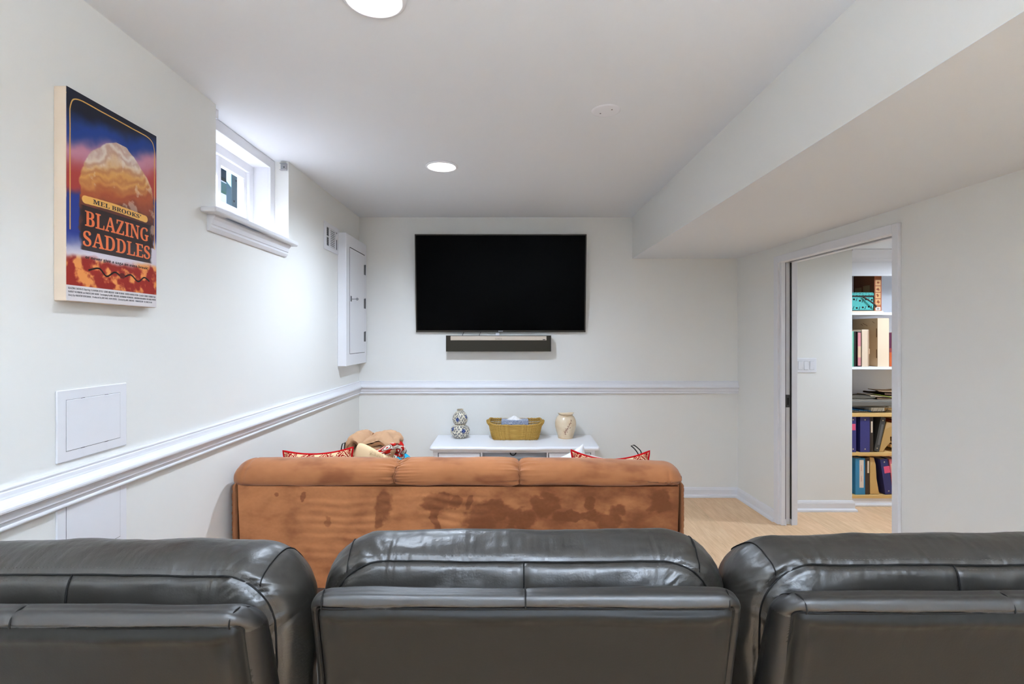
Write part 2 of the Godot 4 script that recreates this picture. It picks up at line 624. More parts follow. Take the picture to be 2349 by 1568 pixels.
func window() -> void:
	var w := Node3D.new()
	w.name = "window_1"
	add_child(w)
	tag(w, "small high white slider window in a deep recess of the left wall", "window", "", "structure")
	var d0 := 2.247
	var d1 := 2.981
	# jamb box and inner casing
	var c := MB.new()
	for b in [[d0, d0 + 0.054, 1.925, 2.398], [d1 - 0.054, d1, 1.925, 2.398], [d0 + 0.054, d1 - 0.054, 2.346, 2.398]]:
		c.rbox(Vector3(0.016, b[3] - b[2], b[1] - b[0]), 0.002, T(P(-1.382, (b[2] + b[3]) / 2, (b[0] + b[1]) / 2)))
	part("window_casing", c, M.trim, w)
	var j := MB.new()
	for b in [[d0 + 0.03, d0 + 0.050, 1.925, 2.365], [d1 - 0.050, d1 - 0.03, 1.925, 2.365], [d0 + 0.03, d1 - 0.03, 2.350, 2.37]]:
		j.rbox(Vector3(0.165, b[3] - b[2], b[1] - b[0]), 0.001, T(P(-1.4665, (b[2] + b[3]) / 2, (b[0] + b[1]) / 2)))
	part("window_jamb", j, M.trim, w)
	var s := MB.new()
	s.rbox(Vector3(0.305, 0.024, d1 - d0 - 0.004), 0.004, T(P(-1.3925, 1.913, (d0 + d1) / 2)))
	s.rbox(Vector3(0.068, 0.024, 0.835), 0.008, T(P(-1.262, 1.913, 2.547)))
	part("window_stool", s, M.trim, w)
	# apron moulding under the stool
	var ap := PackedVector2Array([Vector2(0, 0), Vector2(0.034, 0), Vector2(0.036, -0.010), Vector2(0.026, -0.022), Vector2(0.022, -0.038), Vector2(0.023, -0.040), Vector2(0.018, -0.044), Vector2(0.018, -0.052), Vector2(0.020, -0.054), Vector2(0.012, -0.066), Vector2(0.008, -0.070), Vector2(0, -0.070)])
	part("window_apron", MB.new().prism(ap, Transform3D(Basis(Vector3(1, 0, 0), Vector3(0, 1, 0), Vector3(0, 0, -1)), P(LW, 1.902, 2.178)), 0.752), M.trim, w)
	# vinyl frame and two sashes that meet in the middle
	var f := MB.new()
	for b in [[d0 + 0.05, d0 + 0.094, 1.925, 2.352], [d1 - 0.094, d1 - 0.05, 1.925, 2.352], [d0 + 0.09, d1 - 0.09, 2.305, 2.352], [d0 + 0.09, d1 - 0.09, 1.925, 2.032]]:
		f.rbox(Vector3(0.070, b[3] - b[2], b[1] - b[0]), 0.003, T(P(-1.510, (b[2] + b[3]) / 2, (b[0] + b[1]) / 2)))
	part("window_frame", f, M.plate, w)
	for k in 2:
		var a := d0 + 0.092 if k == 0 else 2.603
		var e := 2.632 if k == 0 else d1 - 0.092
		var X := -1.530 if k == 0 else -1.504
		var q := MB.new()
		for b in [[a, a + 0.030, 2.03, 2.307], [e - 0.030, e, 2.03, 2.307], [a + 0.028, e - 0.028, 2.262, 2.307], [a + 0.028, e - 0.028, 2.03, 2.078]]:
			q.rbox(Vector3(0.026, b[3] - b[2], b[1] - b[0]), 0.003, T(P(X, (b[2] + b[3]) / 2, (b[0] + b[1]) / 2)))
		var sash := part("window_sash", q, M.plate, w)
		part("pane", slab(X - 0.002, X + 0.002, 2.076, 2.264, a + 0.027, e - 0.027, 0.0005), M.glass, sash)
	var x := MB.new()
	for b in [[-3.0, 2.242, 1.2, 3.2], [2.988, 8.0, 1.2, 3.2], [2.242, 2.988, 1.2, 1.915], [2.242, 2.988, 2.42, 3.2]]:
		x.rbox(Vector3(0.03, b[3] - b[2], b[1] - b[0]), 0.002, T(P(-1.572, (b[2] + b[3]) / 2, (b[0] + b[1]) / 2)))
	structure("wall_added_cladding", x, mat(c8(58, 54, 52), 0.9, 0.2), "added dark cladding outside the left wall, unseen, dims light bouncing at the window", "wall")  # unseen cladding added to cut sunlight bounced onto the deck timber
	# little blind brackets left in the top corners of the opening
	for k in 2:
		var b := thing("blind_bracket", ["small clear plastic blind bracket in the near top corner of the window recess", "small metal blind bracket in the far top corner of the window recess"][k], "bracket", P(-1.318, 2.365, 2.2535 if k == 0 else 2.9745), 0.0, "blind brackets of the window recess")
		var q := MB.new()
		q.rbox(Vector3(0.040, 0.040, 0.002), 0.0008)
		q.rbox(Vector3(0.040, 0.002, 0.018), 0.0008, T(Vector3(0, 0.019, 0.009 if k == 1 else -0.009)))
		q.rbox(Vector3(0.040, 0.002, 0.018), 0.0008, T(Vector3(0, -0.019, 0.009 if k == 1 else -0.009)))
		q.rbox(Vector3(0.002, 0.040, 0.018), 0.0008, T(Vector3(0.019, 0, 0.009 if k == 1 else -0.009)))
		part("bracket_shell", q, M.plate if k == 0 else mat(c8(176, 176, 178), 0.4, 0.5, 0.5), b)
		part("screw", MB.new().lathe(PackedVector2Array([Vector2(0, 0), Vector2(0.0035, 0.0), Vector2(0.003, 0.002), Vector2(0, 0.0025)]), 12), M.dark_steel, b, T(Vector3(0, 0, 0.001 if k == 1 else -0.001), Vector3(PI / 2 if k == 1 else -PI / 2, 0, 0)))


func doorway() -> void:
	var w := Node3D.new()
	w.name = "door_1"
	add_child(w)
	w.transform = wall_right_xf()
	tag(w, "white cased pocket doorway in the right wall, its sliding door pushed into the wall", "door", "", "structure")
	var h := 1.917
	# casings on the room side: far leg, near leg, head
	part("door_casing", MB.new().rbox(Vector3(0.018, h + 0.05, 0.052), 0.002, T(Vector3(-0.009, (h + 0.05) / 2, -3.768))), M.trim, w)
	part("door_casing", MB.new().rbox(Vector3(0.018, h + 0.05, 0.042), 0.002, T(Vector3(-0.009, (h + 0.05) / 2, -2.657))), M.trim, w)
	part("door_head_casing", MB.new().rbox(Vector3(0.018, 0.050, 1.064), 0.002, T(Vector3(-0.009, h + 0.025, -3.210))), M.trim, w)
	part("door_casing", MB.new().rbox(Vector3(0.018, h + 0.05, 0.052), 0.002, T(Vector3(0.124, (h + 0.05) / 2, -3.768))), M.trim, w)
	part("door_casing", MB.new().rbox(Vector3(0.018, h + 0.05, 0.042), 0.002, T(Vector3(0.124, (h + 0.05) / 2, -2.657))), M.trim, w)
	# near jamb, and the split far jamb with the door between its halves
	part("door_jamb", MB.new().rbox(Vector3(0.115, h + 0.02, 0.012), 0.001, T(Vector3(0.0575, (h + 0.02) / 2, -2.673))), M.trim, w)
	part("door_jamb", MB.new().rbox(Vector3(0.029, h + 0.02, 0.030), 0.002, T(Vector3(0.0145, (h + 0.02) / 2, -3.736))), M.trim, w)
	part("door_jamb", MB.new().rbox(Vector3(0.041, h + 0.02, 0.030), 0.002, T(Vector3(0.0975, (h + 0.02) / 2, -3.736))), M.trim, w)
	for s in [[0.0165, 0.034], [0.0955, 0.042]]:
		part("door_head_jamb", MB.new().rbox(Vector3(s[1], 0.014, 1.05), 0.001, T(Vector3(s[0], h + 0.007, -3.205))), M.trim, w)
	part("door_track", MB.new().rbox(Vector3(0.046, 0.010, 1.05), 0.001, T(Vector3(0.054, h + 0.014, -3.205))), M.dark_gap, w)
	part("pocket_shadow_liner", MB.new().rbox(Vector3(0.050, h, 0.004), 0.001, T(Vector3(0.054, h / 2, -3.7490))), M.black, w)  # black sheet stands in for the shade inside the pocket
	for s in [[0.0318, 0.0050], [0.0735, 0.0064]]:
		part("dark_gap_seal", MB.new().rbox(Vector3(s[1], h - 0.045, 0.012), 0.001, T(Vector3(s[0], h / 2 + 0.0225, -3.7295))), M.black, w)  # black strips put in to darken the door gaps
	var slab_ := part("door_panel", MB.new().rbox(Vector3(0.0355, h - 0.022, 0.5), 0.002, T(Vector3(0.0525, h / 2 + 0.011, -3.984))), M.trim, w)
	var la := part("edge_latch", MB.new().rbox(Vector3(0.029, 0.092, 0.004), 0.001, T(Vector3(0.0525, 0.905, -3.7335))), M.dark_steel, slab_)
	part("latch_slot", MB.new().rbox(Vector3(0.013, 0.052, 0.003), 0.001, T(Vector3(0.0545, 0.903, -3.7315))), M.black, la)
	for s in [0.031, 0.077]:
		part("floor_guide", MB.new().rbox(Vector3(0.006, 0.038, 0.012), 0.001, T(Vector3(s, 0.019, -3.722))), M.plate, w)


func rail_profile() -> PackedVector2Array:
	var a := PackedVector2Array()
	for q in [[0, 0], [11, 0], [13.5, 2], [14, 5], [13, 8], [13, 10], [15, 12], [17, 22], [18.5, 26], [19, 28], [24, 35], [31, 42], [35, 48], [36, 53], [35, 58], [31, 61], [26, 62], [24, 66], [22.5, 70], [21.5, 80], [21.5, 84], [20, 85], [17, 87], [15, 92], [13.5, 97], [14.5, 98], [17, 99.5], [18, 103], [17, 106.5], [14, 108.5], [0, 109]]:
		a.append(Vector2(q[0], -q[1]) / 1000.0)
	return a


func base_profile() -> PackedVector2Array:
	var a := PackedVector2Array()
	for q in [[0, 84], [5, 84], [7.5, 82], [8.5, 78], [10, 74], [11.5, 71], [12, 69], [12, 67], [13.5, 66], [14, 63], [14, 24], [18, 23], [23, 20], [27, 14], [28, 8], [28, 0], [0, 0]]:
		a.append(Vector2(q[0], q[1]) / 1000.0)
	return a


func mouldings() -> void:
	var r := rail_profile()
	var top := 0.996
	var miter := func(q: Vector2) -> float: return -q.x
	# local X away from the wall, local Z along it
	structure("trim_1", MB.new().prism(r, Transform3D(Basis(Vector3(1, 0, 0), Vector3(0, 1, 0), Vector3(0, 0, -1)), P(LW, top, -4.2)), 4.2 + BW, null, miter), M.trim, "white moulded chair rail along the left wall", "chair rail")
	structure("trim_2", MB.new().prism(r, Transform3D(Basis(Vector3(0, 0, 1), Vector3(0, 1, 0), Vector3(1, 0, 0)), P(LW, top, BW)), rw(BW) - LW, func(q): return q.x), M.trim, "white moulded chair rail across the far wall below the soundbar", "chair rail")
	var b := base_profile()
	structure("baseboard_left", MB.new().prism(b, Transform3D(Basis(Vector3(1, 0, 0), Vector3(0, 1, 0), Vector3(0, 0, -1)), P(LW, 0, -4.2)), 4.2 + BW, null, miter), M.trim, "white baseboard along the left wall", "baseboard")
	structure("baseboard_back", MB.new().prism(b, Transform3D(Basis(Vector3(0, 0, 1), Vector3(0, 1, 0), Vector3(1, 0, 0)), P(LW, 0, BW)), rw(BW) - LW, func(q): return q.x, func(q): return -q.x), M.trim, "white baseboard along the far wall", "baseboard")
	var rx := wall_right_xf()
	var along := Transform3D(rx.basis * Basis(Vector3(-1, 0, 0), Vector3(0, 1, 0), Vector3(0, 0, -1)), Vector3.ZERO)
	along.origin = rx * Vector3(0, 0, -3.795)
	structure("baseboard_right", MB.new().prism(b, along, BW - 3.795 + 0.004, null, miter), M.trim, "white baseboard between the doorway and the far wall", "baseboard")
	along.origin = rx * Vector3(0, 0, 4.2)
	structure("baseboard_right_near", MB.new().prism(b, along, 4.2 + 2.634), M.trim, "white baseboard along the right wall before the doorway", "baseboard")
	structure("baseboard_hall", MB.new().prism(b, Transform3D(Basis(Vector3(0, 0, 1), Vector3(0, 1, 0), Vector3(1, 0, 0)), P(rw(4.026) + 0.1, 0, 4.026)), 2.701 - rw(4.026) - 0.1, null, func(q): return q.x), M.trim, "white baseboard on the short hall wall under the light switch", "baseboard")
	structure("baseboard_hall_return", MB.new().prism(b, Transform3D(Basis(Vector3(1, 0, 0), Vector3(0, 1, 0), Vector3(0, 0, -1)), P(2.701, 0, 4.026)), 0.11, func(q): return -q.x), M.trim, "white baseboard return beside the built-in shelves", "baseboard")
	# crown moulding under the hall ceiling
	var c := PackedVector2Array([Vector2(0, 0), Vector2(0.07, 0), Vector2(0.07, -0.014), Vector2(0.060, -0.020), Vector2(0.050, -0.040), Vector2(0.026, -0.066), Vector2(0.022, -0.078), Vector2(0.014, -0.086), Vector2(0.014, -0.098), Vector2(0, -0.098)])
	structure("trim_3", MB.new().prism(c, Transform3D(Basis(Vector3(0, 0, 1), Vector3(0, 1, 0), Vector3(1, 0, 0)), P(2.70, 2.07, 4.086)), 1.14), M.trim, "white crown moulding above the built-in hall shelves", "crown moulding")


func outdoors() -> void:
	structure("ground", slab(-14.0, -1.59, 1.2, 1.86, -6.0, 12.0), mat(c8(46, 52, 40), 0.9, 0.2), "ground outside at the level of the small window", "ground")
	var tim := relief(mat(c8(110, 146, 158), 0.85, 0.2), noise_tex(0.03, 256, 3, FastNoiseLite.TYPE_SIMPLEX_SMOOTH, 12), 0.05, 6.0)
	var post := thing("deck_post", "weathered blue-grey timber deck post outside the window", "post", P(-1.925, 1.86, 3.56))
	part("post_shaft", MB.new().rbox(Vector3(0.04, 1.2, 0.135), 0.006, T(Vector3(0, 0.6, 0))), tim, post)
	for k in [Vector2(0.60, 0.012), Vector2(0.53, -0.03), Vector2(0.45, 0.04)]:
		part("knot", MB.new().lathe(PackedVector2Array([Vector2(0, -0.002), Vector2(0.009, -0.001), Vector2(0.006, 0.002), Vector2(0, 0.003)]), 14), mat(c8(52, 66, 76), 0.9), post, T(Vector3(0.020, k.x, k.y), Vector3(0, 0, -PI / 2)))
	var beam := thing("deck_beam", "dark blue-grey timber beam meeting the deck post outside the window", "beam", P(-2.09, 2.565, 3.0))
	part("beam_board", rb(Vector3(0.05, 0.09, 2.4), 0.004), relief(mat(c8(36, 54, 68), 0.85, 0.2), noise_tex(0.03, 256, 3, FastNoiseLite.TYPE_SIMPLEX_SMOOTH, 13), 0.05, 6.0), beam)
	var rail := thing("deck_rail", "pale turquoise timber rail below the dark beam outside the window", "rail", P(-2.16, 2.495, 3.0))
	part("rail_board", rb(Vector3(0.04, 0.07, 2.4), 0.004), mat(c8(110, 160, 160), 0.8, 0.2), rail)
	# a shrub farther off, its leaves as one mass
	var sh := thing("garden_shrub", "pale green garden shrub seen small through the window", "shrub", P(-4.6, 1.86, 6.9))
	part("stem", MB.new().tube(PackedVector3Array([Vector3(0, 0, 0), Vector3(0.05, 0.4, 0.03), Vector3(0.02, 0.9, 0)]), 0.03, 8), mat(c8(110, 92, 70), 0.9), sh)
	var lf := MB.new()
	for k in 420:
		var p := Vector3(rng.randfn(0, 0.34), 0.75 + rng.randfn(0, 0.26), rng.randfn(0, 0.4))
		var b := Basis.from_euler(Vector3(rng.randf() * 6, rng.randf() * 6, rng.randf() * 6)) * 0.07
		lf.tri(p, p + b.x * 0.35 + b.y * 0.6, p + b.y * 1.2)
		lf.tri(p, p + b.y * 1.2, p - b.x * 0.35 + b.y * 0.6)
	var lm := mat(c8(100, 116, 60), 0.7, 0.3)
	lm.backlight_enabled = true
	lm.backlight = c8(60, 70, 35)
	var fo := part("foliage", lf, lm, sh)
	fo.set_meta("kind", "stuff")


func wall_fittings() -> void:
	# access panels on the left wall
	for k in 2:
		var y0: float = [1.016, 0.69][k]
		var y1: float = [1.2245, 0.945][k]
		var o := thing("access_panel", ["white square access panel on the left wall above the chair rail", "white access panel on the left wall, partly behind the chair rail"][k], "access panel", P(LW, (y0 + y1) / 2, 1.5835), PI / 2, "white access panels on the left wall")
		var w := 0.264
		var h := y1 - y0
		part("flange", MB.new().rbox(Vector3(w, h, 0.006), 0.0025, T(Vector3(0, 0, 0.003))), M.plate, o)
		var iw := w - 0.060
		var ih := h - 0.060
		part("gap", MB.new().rbox(Vector3(iw + 0.002, ih + 0.002, 0.0006), 0.0002, T(Vector3(0, 0, 0.0061))), M.dark_gap if k == 1 else mat(c8(120, 120, 122), 0.8), o)
		part("panel_door", MB.new().rbox(Vector3(iw, ih, 0.004), 0.0015, T(Vector3(0, 0, 0.0055))), M.plate, o)
		for s in [[-0.22, 1], [0.22, 1], [-0.22, -1], [0.22, -1]]:
			part("clip_slot", rb(Vector3(0.014, 0.0016, 0.0006), 0.0002), M.dark_gap, o, T(Vector3(s[0] * iw, s[1] * (ih / 2 + 0.0005), 0.0066)))
	# air register
	var v := thing("air_vent", "white air register with dark louvres high on the left wall", "vent", P(LW, 2.085, 3.697), PI / 2)
	var fr := MB.new()
	for b in [[-0.155, -0.113, -0.0975, 0.0975], [0.113, 0.155, -0.0975, 0.0975], [-0.115, 0.115, 0.065, 0.0975], [-0.115, 0.115, -0.0975, -0.065]]:
		fr.rbox(Vector3(b[1] - b[0], b[3] - b[2], 0.008), 0.002, T(Vector3((b[0] + b[1]) / 2, (b[2] + b[3]) / 2, 0.004)))
	fr.rbox(Vector3(0.026, 0.13, 0.007), 0.002, T(Vector3(-0.050, 0, 0.0036)))
	fr.rbox(Vector3(0.024, 0.13, 0.007), 0.002, T(Vector3(0.075, 0, 0.0036)))
	fr.rbox(Vector3(0.052, 0.008, 0.007), 0.002, T(Vector3(-0.088, 0, 0.0036)))
	part("vent_frame", fr, M.trim, v)
	part("duct_opening", MB.new().rbox(Vector3(0.232, 0.135, 0.002), 0.0005, T(Vector3(0, 0, 0.0012))), mat(c8(62, 62, 64), 0.7), v)
	for k in 10:
		part("louvre", rb(Vector3(0.104, 0.0085, 0.0012), 0.0005), M.trim, v, T(Vector3(0.013, -0.0585 + k * 0.013, 0.0042), Vector3(0.75, 0, 0)))
	for k in 10:
		part("louvre", rb(Vector3(0.048, 0.004, 0.001), 0.0004), mat(c8(150, 150, 152), 0.5), v, T(Vector3(-0.088, -0.0585 + k * 0.013, 0.0026), Vector3(0.9, 0, 0)))
	part("damper_lever", MB.new().rbox(Vector3(0.010, 0.045, 0.016), 0.003, T(Vector3(0.086, 0.03, 0.012))), M.trim, v)
	# electrical panel box in the corner
	var e := thing("electrical_panel", "tall white electrical panel box with hinged door in the far left corner", "electrical panel", P(LW, 1.153, 4.098), PI / 2)
	part("box", MB.new().rbox(Vector3(0.544, 1.005, 0.0655), 0.005, T(Vector3(0, 0.5025, 0.0328))), M.plate, e)
	part("door_gap", MB.new().rbox(Vector3(0.402, 0.822, 0.002), 0.0005, T(Vector3(0.013, 0.5, 0.0657))), M.dark_gap, e)
	var dr := part("panel_door", MB.new().rbox(Vector3(0.397, 0.814, 0.006), 0.002, T(Vector3(0.0135, 0.4985, 0.0645))), M.plate, e)
	for y in [0.784, 0.500, 0.222]:
		var hg := MB.new()
		hg.rbox(Vector3(0.050, 0.082, 0.004), 0.001, T(Vector3(0.213, y, 0.0672)))
		hg.tube(PackedVector3Array([Vector3(0.215, y - 0.044, 0.070), Vector3(0.215, y + 0.044, 0.070)]), 0.0055, 10)
		part("hinge", hg, M.dark_steel, e)
	var lk := part("lock", MB.new().rbox(Vector3(0.016, 0.042, 0.006), 0.002, T(Vector3(-0.163, 0.515, 0.0695))), M.dark_steel, dr)
	var ky := MB.new()
	ky.rbox(Vector3(0.003, 0.006, 0.038), 0.001, T(Vector3(-0.163, 0.512, 0.089)))
	ky.lathe(PackedVector2Array([Vector2(0, -0.002), Vector2(0.010, -0.002), Vector2(0.011, 0), Vector2(0.010, 0.002), Vector2(0, 0.002)]), 20, T(Vector3(-0.163, 0.512, 0.116), Vector3(0, 0, PI / 2)))
	part("key", ky, M.steel, lk)
	# blank round plate on the ceiling
	var pl := thing("ceiling_cover_plate", "round white blank cover plate on the ceiling right of the far light", "cover plate", P(0.434, CH, 2.307))
	part("plate", MB.new().lathe(PackedVector2Array([Vector2(0, -0.0045), Vector2(0.055, -0.0045), Vector2(0.0625, -0.003), Vector2(0.0655, -0.0005), Vector2(0.0655, 0), Vector2(0, 0)]), 56), M.trim_matt, pl)
	for s in [Vector3(-0.022, -0.0045, -0.0195), Vector3(0.023, -0.0045, 0.0195)]:
		part("screw", MB.new().lathe(PackedVector2Array([Vector2(0, -0.0016), Vector2(0.003, -0.001), Vector2(0.0036, 0), Vector2(0, 0)]), 14), M.dark_steel, pl, T(s))
	# triple rocker switch on the hall wall
	var sw := thing("light_switch", "white three-gang rocker light switch on the hall wall beyond the doorway", "light switch", P(2.333, 1.149, 4.026))
	part("switch_plate", MB.new().rbox(Vector3(0.166, 0.114, 0.006), 0.003, T(Vector3(0, 0, 0.003))), M.plate, sw)
	for k in 3:
		var x: float = -0.046 + k * 0.046
		part("rocker_gap", MB.new().rbox(Vector3(0.0345, 0.068, 0.001), 0.0004, T(Vector3(x, 0, 0.0058))), mat(c8(150, 150, 152), 0.7), sw)
		part("rocker", rb(Vector3(0.032, 0.065, 0.006), 0.001), M.plate, sw, T(Vector3(x, 0, 0.0055), Vector3([0.05, -0.06, 0.05][k], 0, 0)))
	canvas_print()


func canvas_print() -> void:
	# a stretched canvas: the print is a plain desert stand-in in the same colours
	var W := 384
	var H := 634
	var im := Image.create(W, H, false, Image.FORMAT_RGB8)
	var a := fnoise(0.9, 4, 21)
	var b := fnoise(3.0, 4, 22)
	var gold := c8(232, 176, 92)
	for y in H:
		for x in W:
			var u := float(x) / W
			var t := float(y) / H
			var nz := a.get_noise_2d(u * 2.0, t * 3.2)
			var nf := b.get_noise_2d(u * 2.0, t * 3.2)
			var col: Color
			# sky bands from the dark top to the hazy horizon
			var s := t + nz * 0.05 + (u - 0.5) * 0.10
			if s < 0.14:
				col = c8(26, 28, 44).lerp(c8(30, 62, 140), smoothstep(0.05, 0.14, s))
			elif s < 0.22:
				col = c8(30, 62, 140).lerp(c8(206, 140, 160), smoothstep(0.14, 0.22, s))
			elif s < 0.40:
				col = c8(206, 140, 160).lerp(c8(176, 62, 56), smoothstep(0.22, 0.34, s))
			elif s < 0.62:
				col = c8(176, 62, 56).lerp(c8(34, 52, 136), smoothstep(0.40, 0.46, s))
			else:
				col = c8(34, 52, 136).lerp(c8(222, 214, 222), smoothstep(0.62, 0.74, s))
			# a rounded sandstone butte in the middle, banded from pale top to dark foot
			var cx := u - 0.54
			var edge := 0.43 - pow(maxf(0.0, 0.42 - t) / 0.27, 2.2) * 0.36 + nf * 0.025
			if absf(cx) < edge and t > 0.15 and t < 0.66:
				var v := clampf((t - 0.15) / 0.40 + nz * 0.22 + cx * 0.25, 0.0, 1.0)
				var rock := c8(236, 222, 208).lerp(c8(222, 158, 84), smoothstep(0.10, 0.42, v)).lerp(c8(176, 84, 44), smoothstep(0.45, 0.75, v)).lerp(c8(78, 40, 30), smoothstep(0.72, 1.0, v))
				var band := sin(v * 46.0 + nf * 3.0 + cx * 8.0) * 0.5 + 0.5
				rock = rock.lerp(c8(150, 62, 40), 0.28 * band)
				rock = rock.lerp(c8(244, 232, 220), 0.45 * smoothstep(0.25, 0.55, nf + cx * 0.5))
				col = col.lerp(rock, smoothstep(0.0, 0.02, edge - absf(cx)))
			# darker ground behind the title
			var pl := absf(u - 0.53) < 0.42 and t > 0.53 and t < 0.748
			if pl:
				col = col.lerp(c8(38, 26, 24), 0.88 * smoothstep(0.42, 0.38, absf(u - 0.53) + nf * 0.03))
			# red rays and clouds below
			if t > 0.742:
				var cl := smoothstep(-0.1, 0.5, nf * 1.3 + nz * 0.6 + (0.85 - t) * 1.4)
				var low := c8(150, 34, 24).lerp(c8(236, 150, 78), cl)
				var k := smoothstep(0.748, 0.79, t + nz * 0.06 + absf(u - 0.5) * -0.05)
				col = col.lerp(low, k)
			if t > 0.925:
				col = c8(228, 222, 222)
			im.set_pixel(x, y, col.lerp(c8(128, 112, 104), 0.06))
	var border := smooth_loop(PackedVector2Array([Vector2(12, 420), Vector2(12, 300), Vector2(12, 120), Vector2(14, 50), Vector2(40, 22), Vector2(130, 20), Vector2(260, 20), Vector2(344, 22), Vector2(371, 50), Vector2(373, 120), Vector2(373, 300), Vector2(373, 420)]), 8, false)
	stroke(im, border, 1.8, 1.8, gold)
	stroke(im, smooth_loop(PackedVector2Array([Vector2(66, 318), Vector2(190, 314), Vector2(326, 319)]), 8, false), 12.0, 12.0, gold)
	# a plain wavy ribbon with an oval under the title
	stroke(im, smooth_loop(PackedVector2Array([Vector2(80, 534), Vector2(120, 524), Vector2(150, 545), Vector2(185, 528), Vector2(218, 540), Vector2(255, 528), Vector2(290, 547), Vector2(320, 530), Vector2(345, 540)]), 10, false), 2.5, 2.5, c8(30, 16, 14))
	for q in 3:
		dot(im, 214 + q * 3, 536, 9, c8(96, 26, 20))
	var o := thing("canvas_print", "tall canvas movie print with beige edges hanging on the left wall", "canvas print", P(LW, 1.7865, 1.631), PI / 2)
	part("stretched_canvas", MB.new().rbox(Vector3(0.369, 0.610, 0.0355), 0.003, T(Vector3(0, 0, 0.0178))), relief(mat(c8(224, 206, 186), 0.85, 0.2), noise_tex(0.3, 256, 1, FastNoiseLite.TYPE_VALUE, 2), 0.01, 20.0), o)
	var pm := textured(im, 0.55, 0.35)
	var face := part("printed_picture", MB.new().rbox(Vector3(0.3685, 0.6090, 0.0008), 0.0003, T(Vector3(0.0005, 0.0005, 0.0358))), pm, o)
	var ink := mat(c8(30, 28, 30), 0.6)
	var org := mat(c8(226, 110, 54), 0.55)
	var blk := mat(c8(34, 22, 18), 0.6)
	var z := 0.0364
	letters(face, "lettering", "MEL BROOKS'", "Droid Serif", true, 0.0135, 0.20, Vector3(0.009, 0.0005, z), Vector3.ZERO, blk, 0.0004)
	letters(face, "lettering", "BLAZING", "Droid Serif", true, 0.046, 0.265, Vector3(0.012, -0.055, z), Vector3.ZERO, org, 0.0004)
	letters(face, "lettering", "SADDLES", "Droid Serif", true, 0.046, 0.280, Vector3(0.012, -0.1155, z), Vector3.ZERO, org, 0.0004)
	letters(face, "lettering", "or never give a saga an even break!", "Droid Sans", true, 0.012, 0.262, Vector3(0.012, -0.172, z), Vector3.ZERO, blk, 0.0004)
	letters(face, "lettering", "BLAZING SADDLES Starring CLEAVON LITTLE  GENE WILDER  SLIM PICKENS  DAVID HUDDLESTON  CLAUDE ENNIS STARRETT JR.", "Droid Sans", false, 0.0075, 0.358, Vector3(0.001, -0.2685, z), Vector3.ZERO, ink, 0.0003)
	letters(face, "lettering", "HARVEY KORMAN and MADELINE KAHN   Screenplay by MEL BROOKS  NORMAN STEINBERG  ANDREW BERGMAN  RICHARD PRYOR", "Droid Sans", false, 0.0075, 0.358, Vector3(0.001, -0.2785, z), Vector3.ZERO, ink, 0.0003)
	letters(face, "lettering", "Story by ANDREW BERGMAN   Produced by MICHAEL HERTZBERG   Directed by MEL BROOKS   PANAVISION  TECHNICOLOR", "Droid Sans", false, 0.0075, 0.340, Vector3(-0.008, -0.2885, z), Vector3.ZERO, ink, 0.0003)


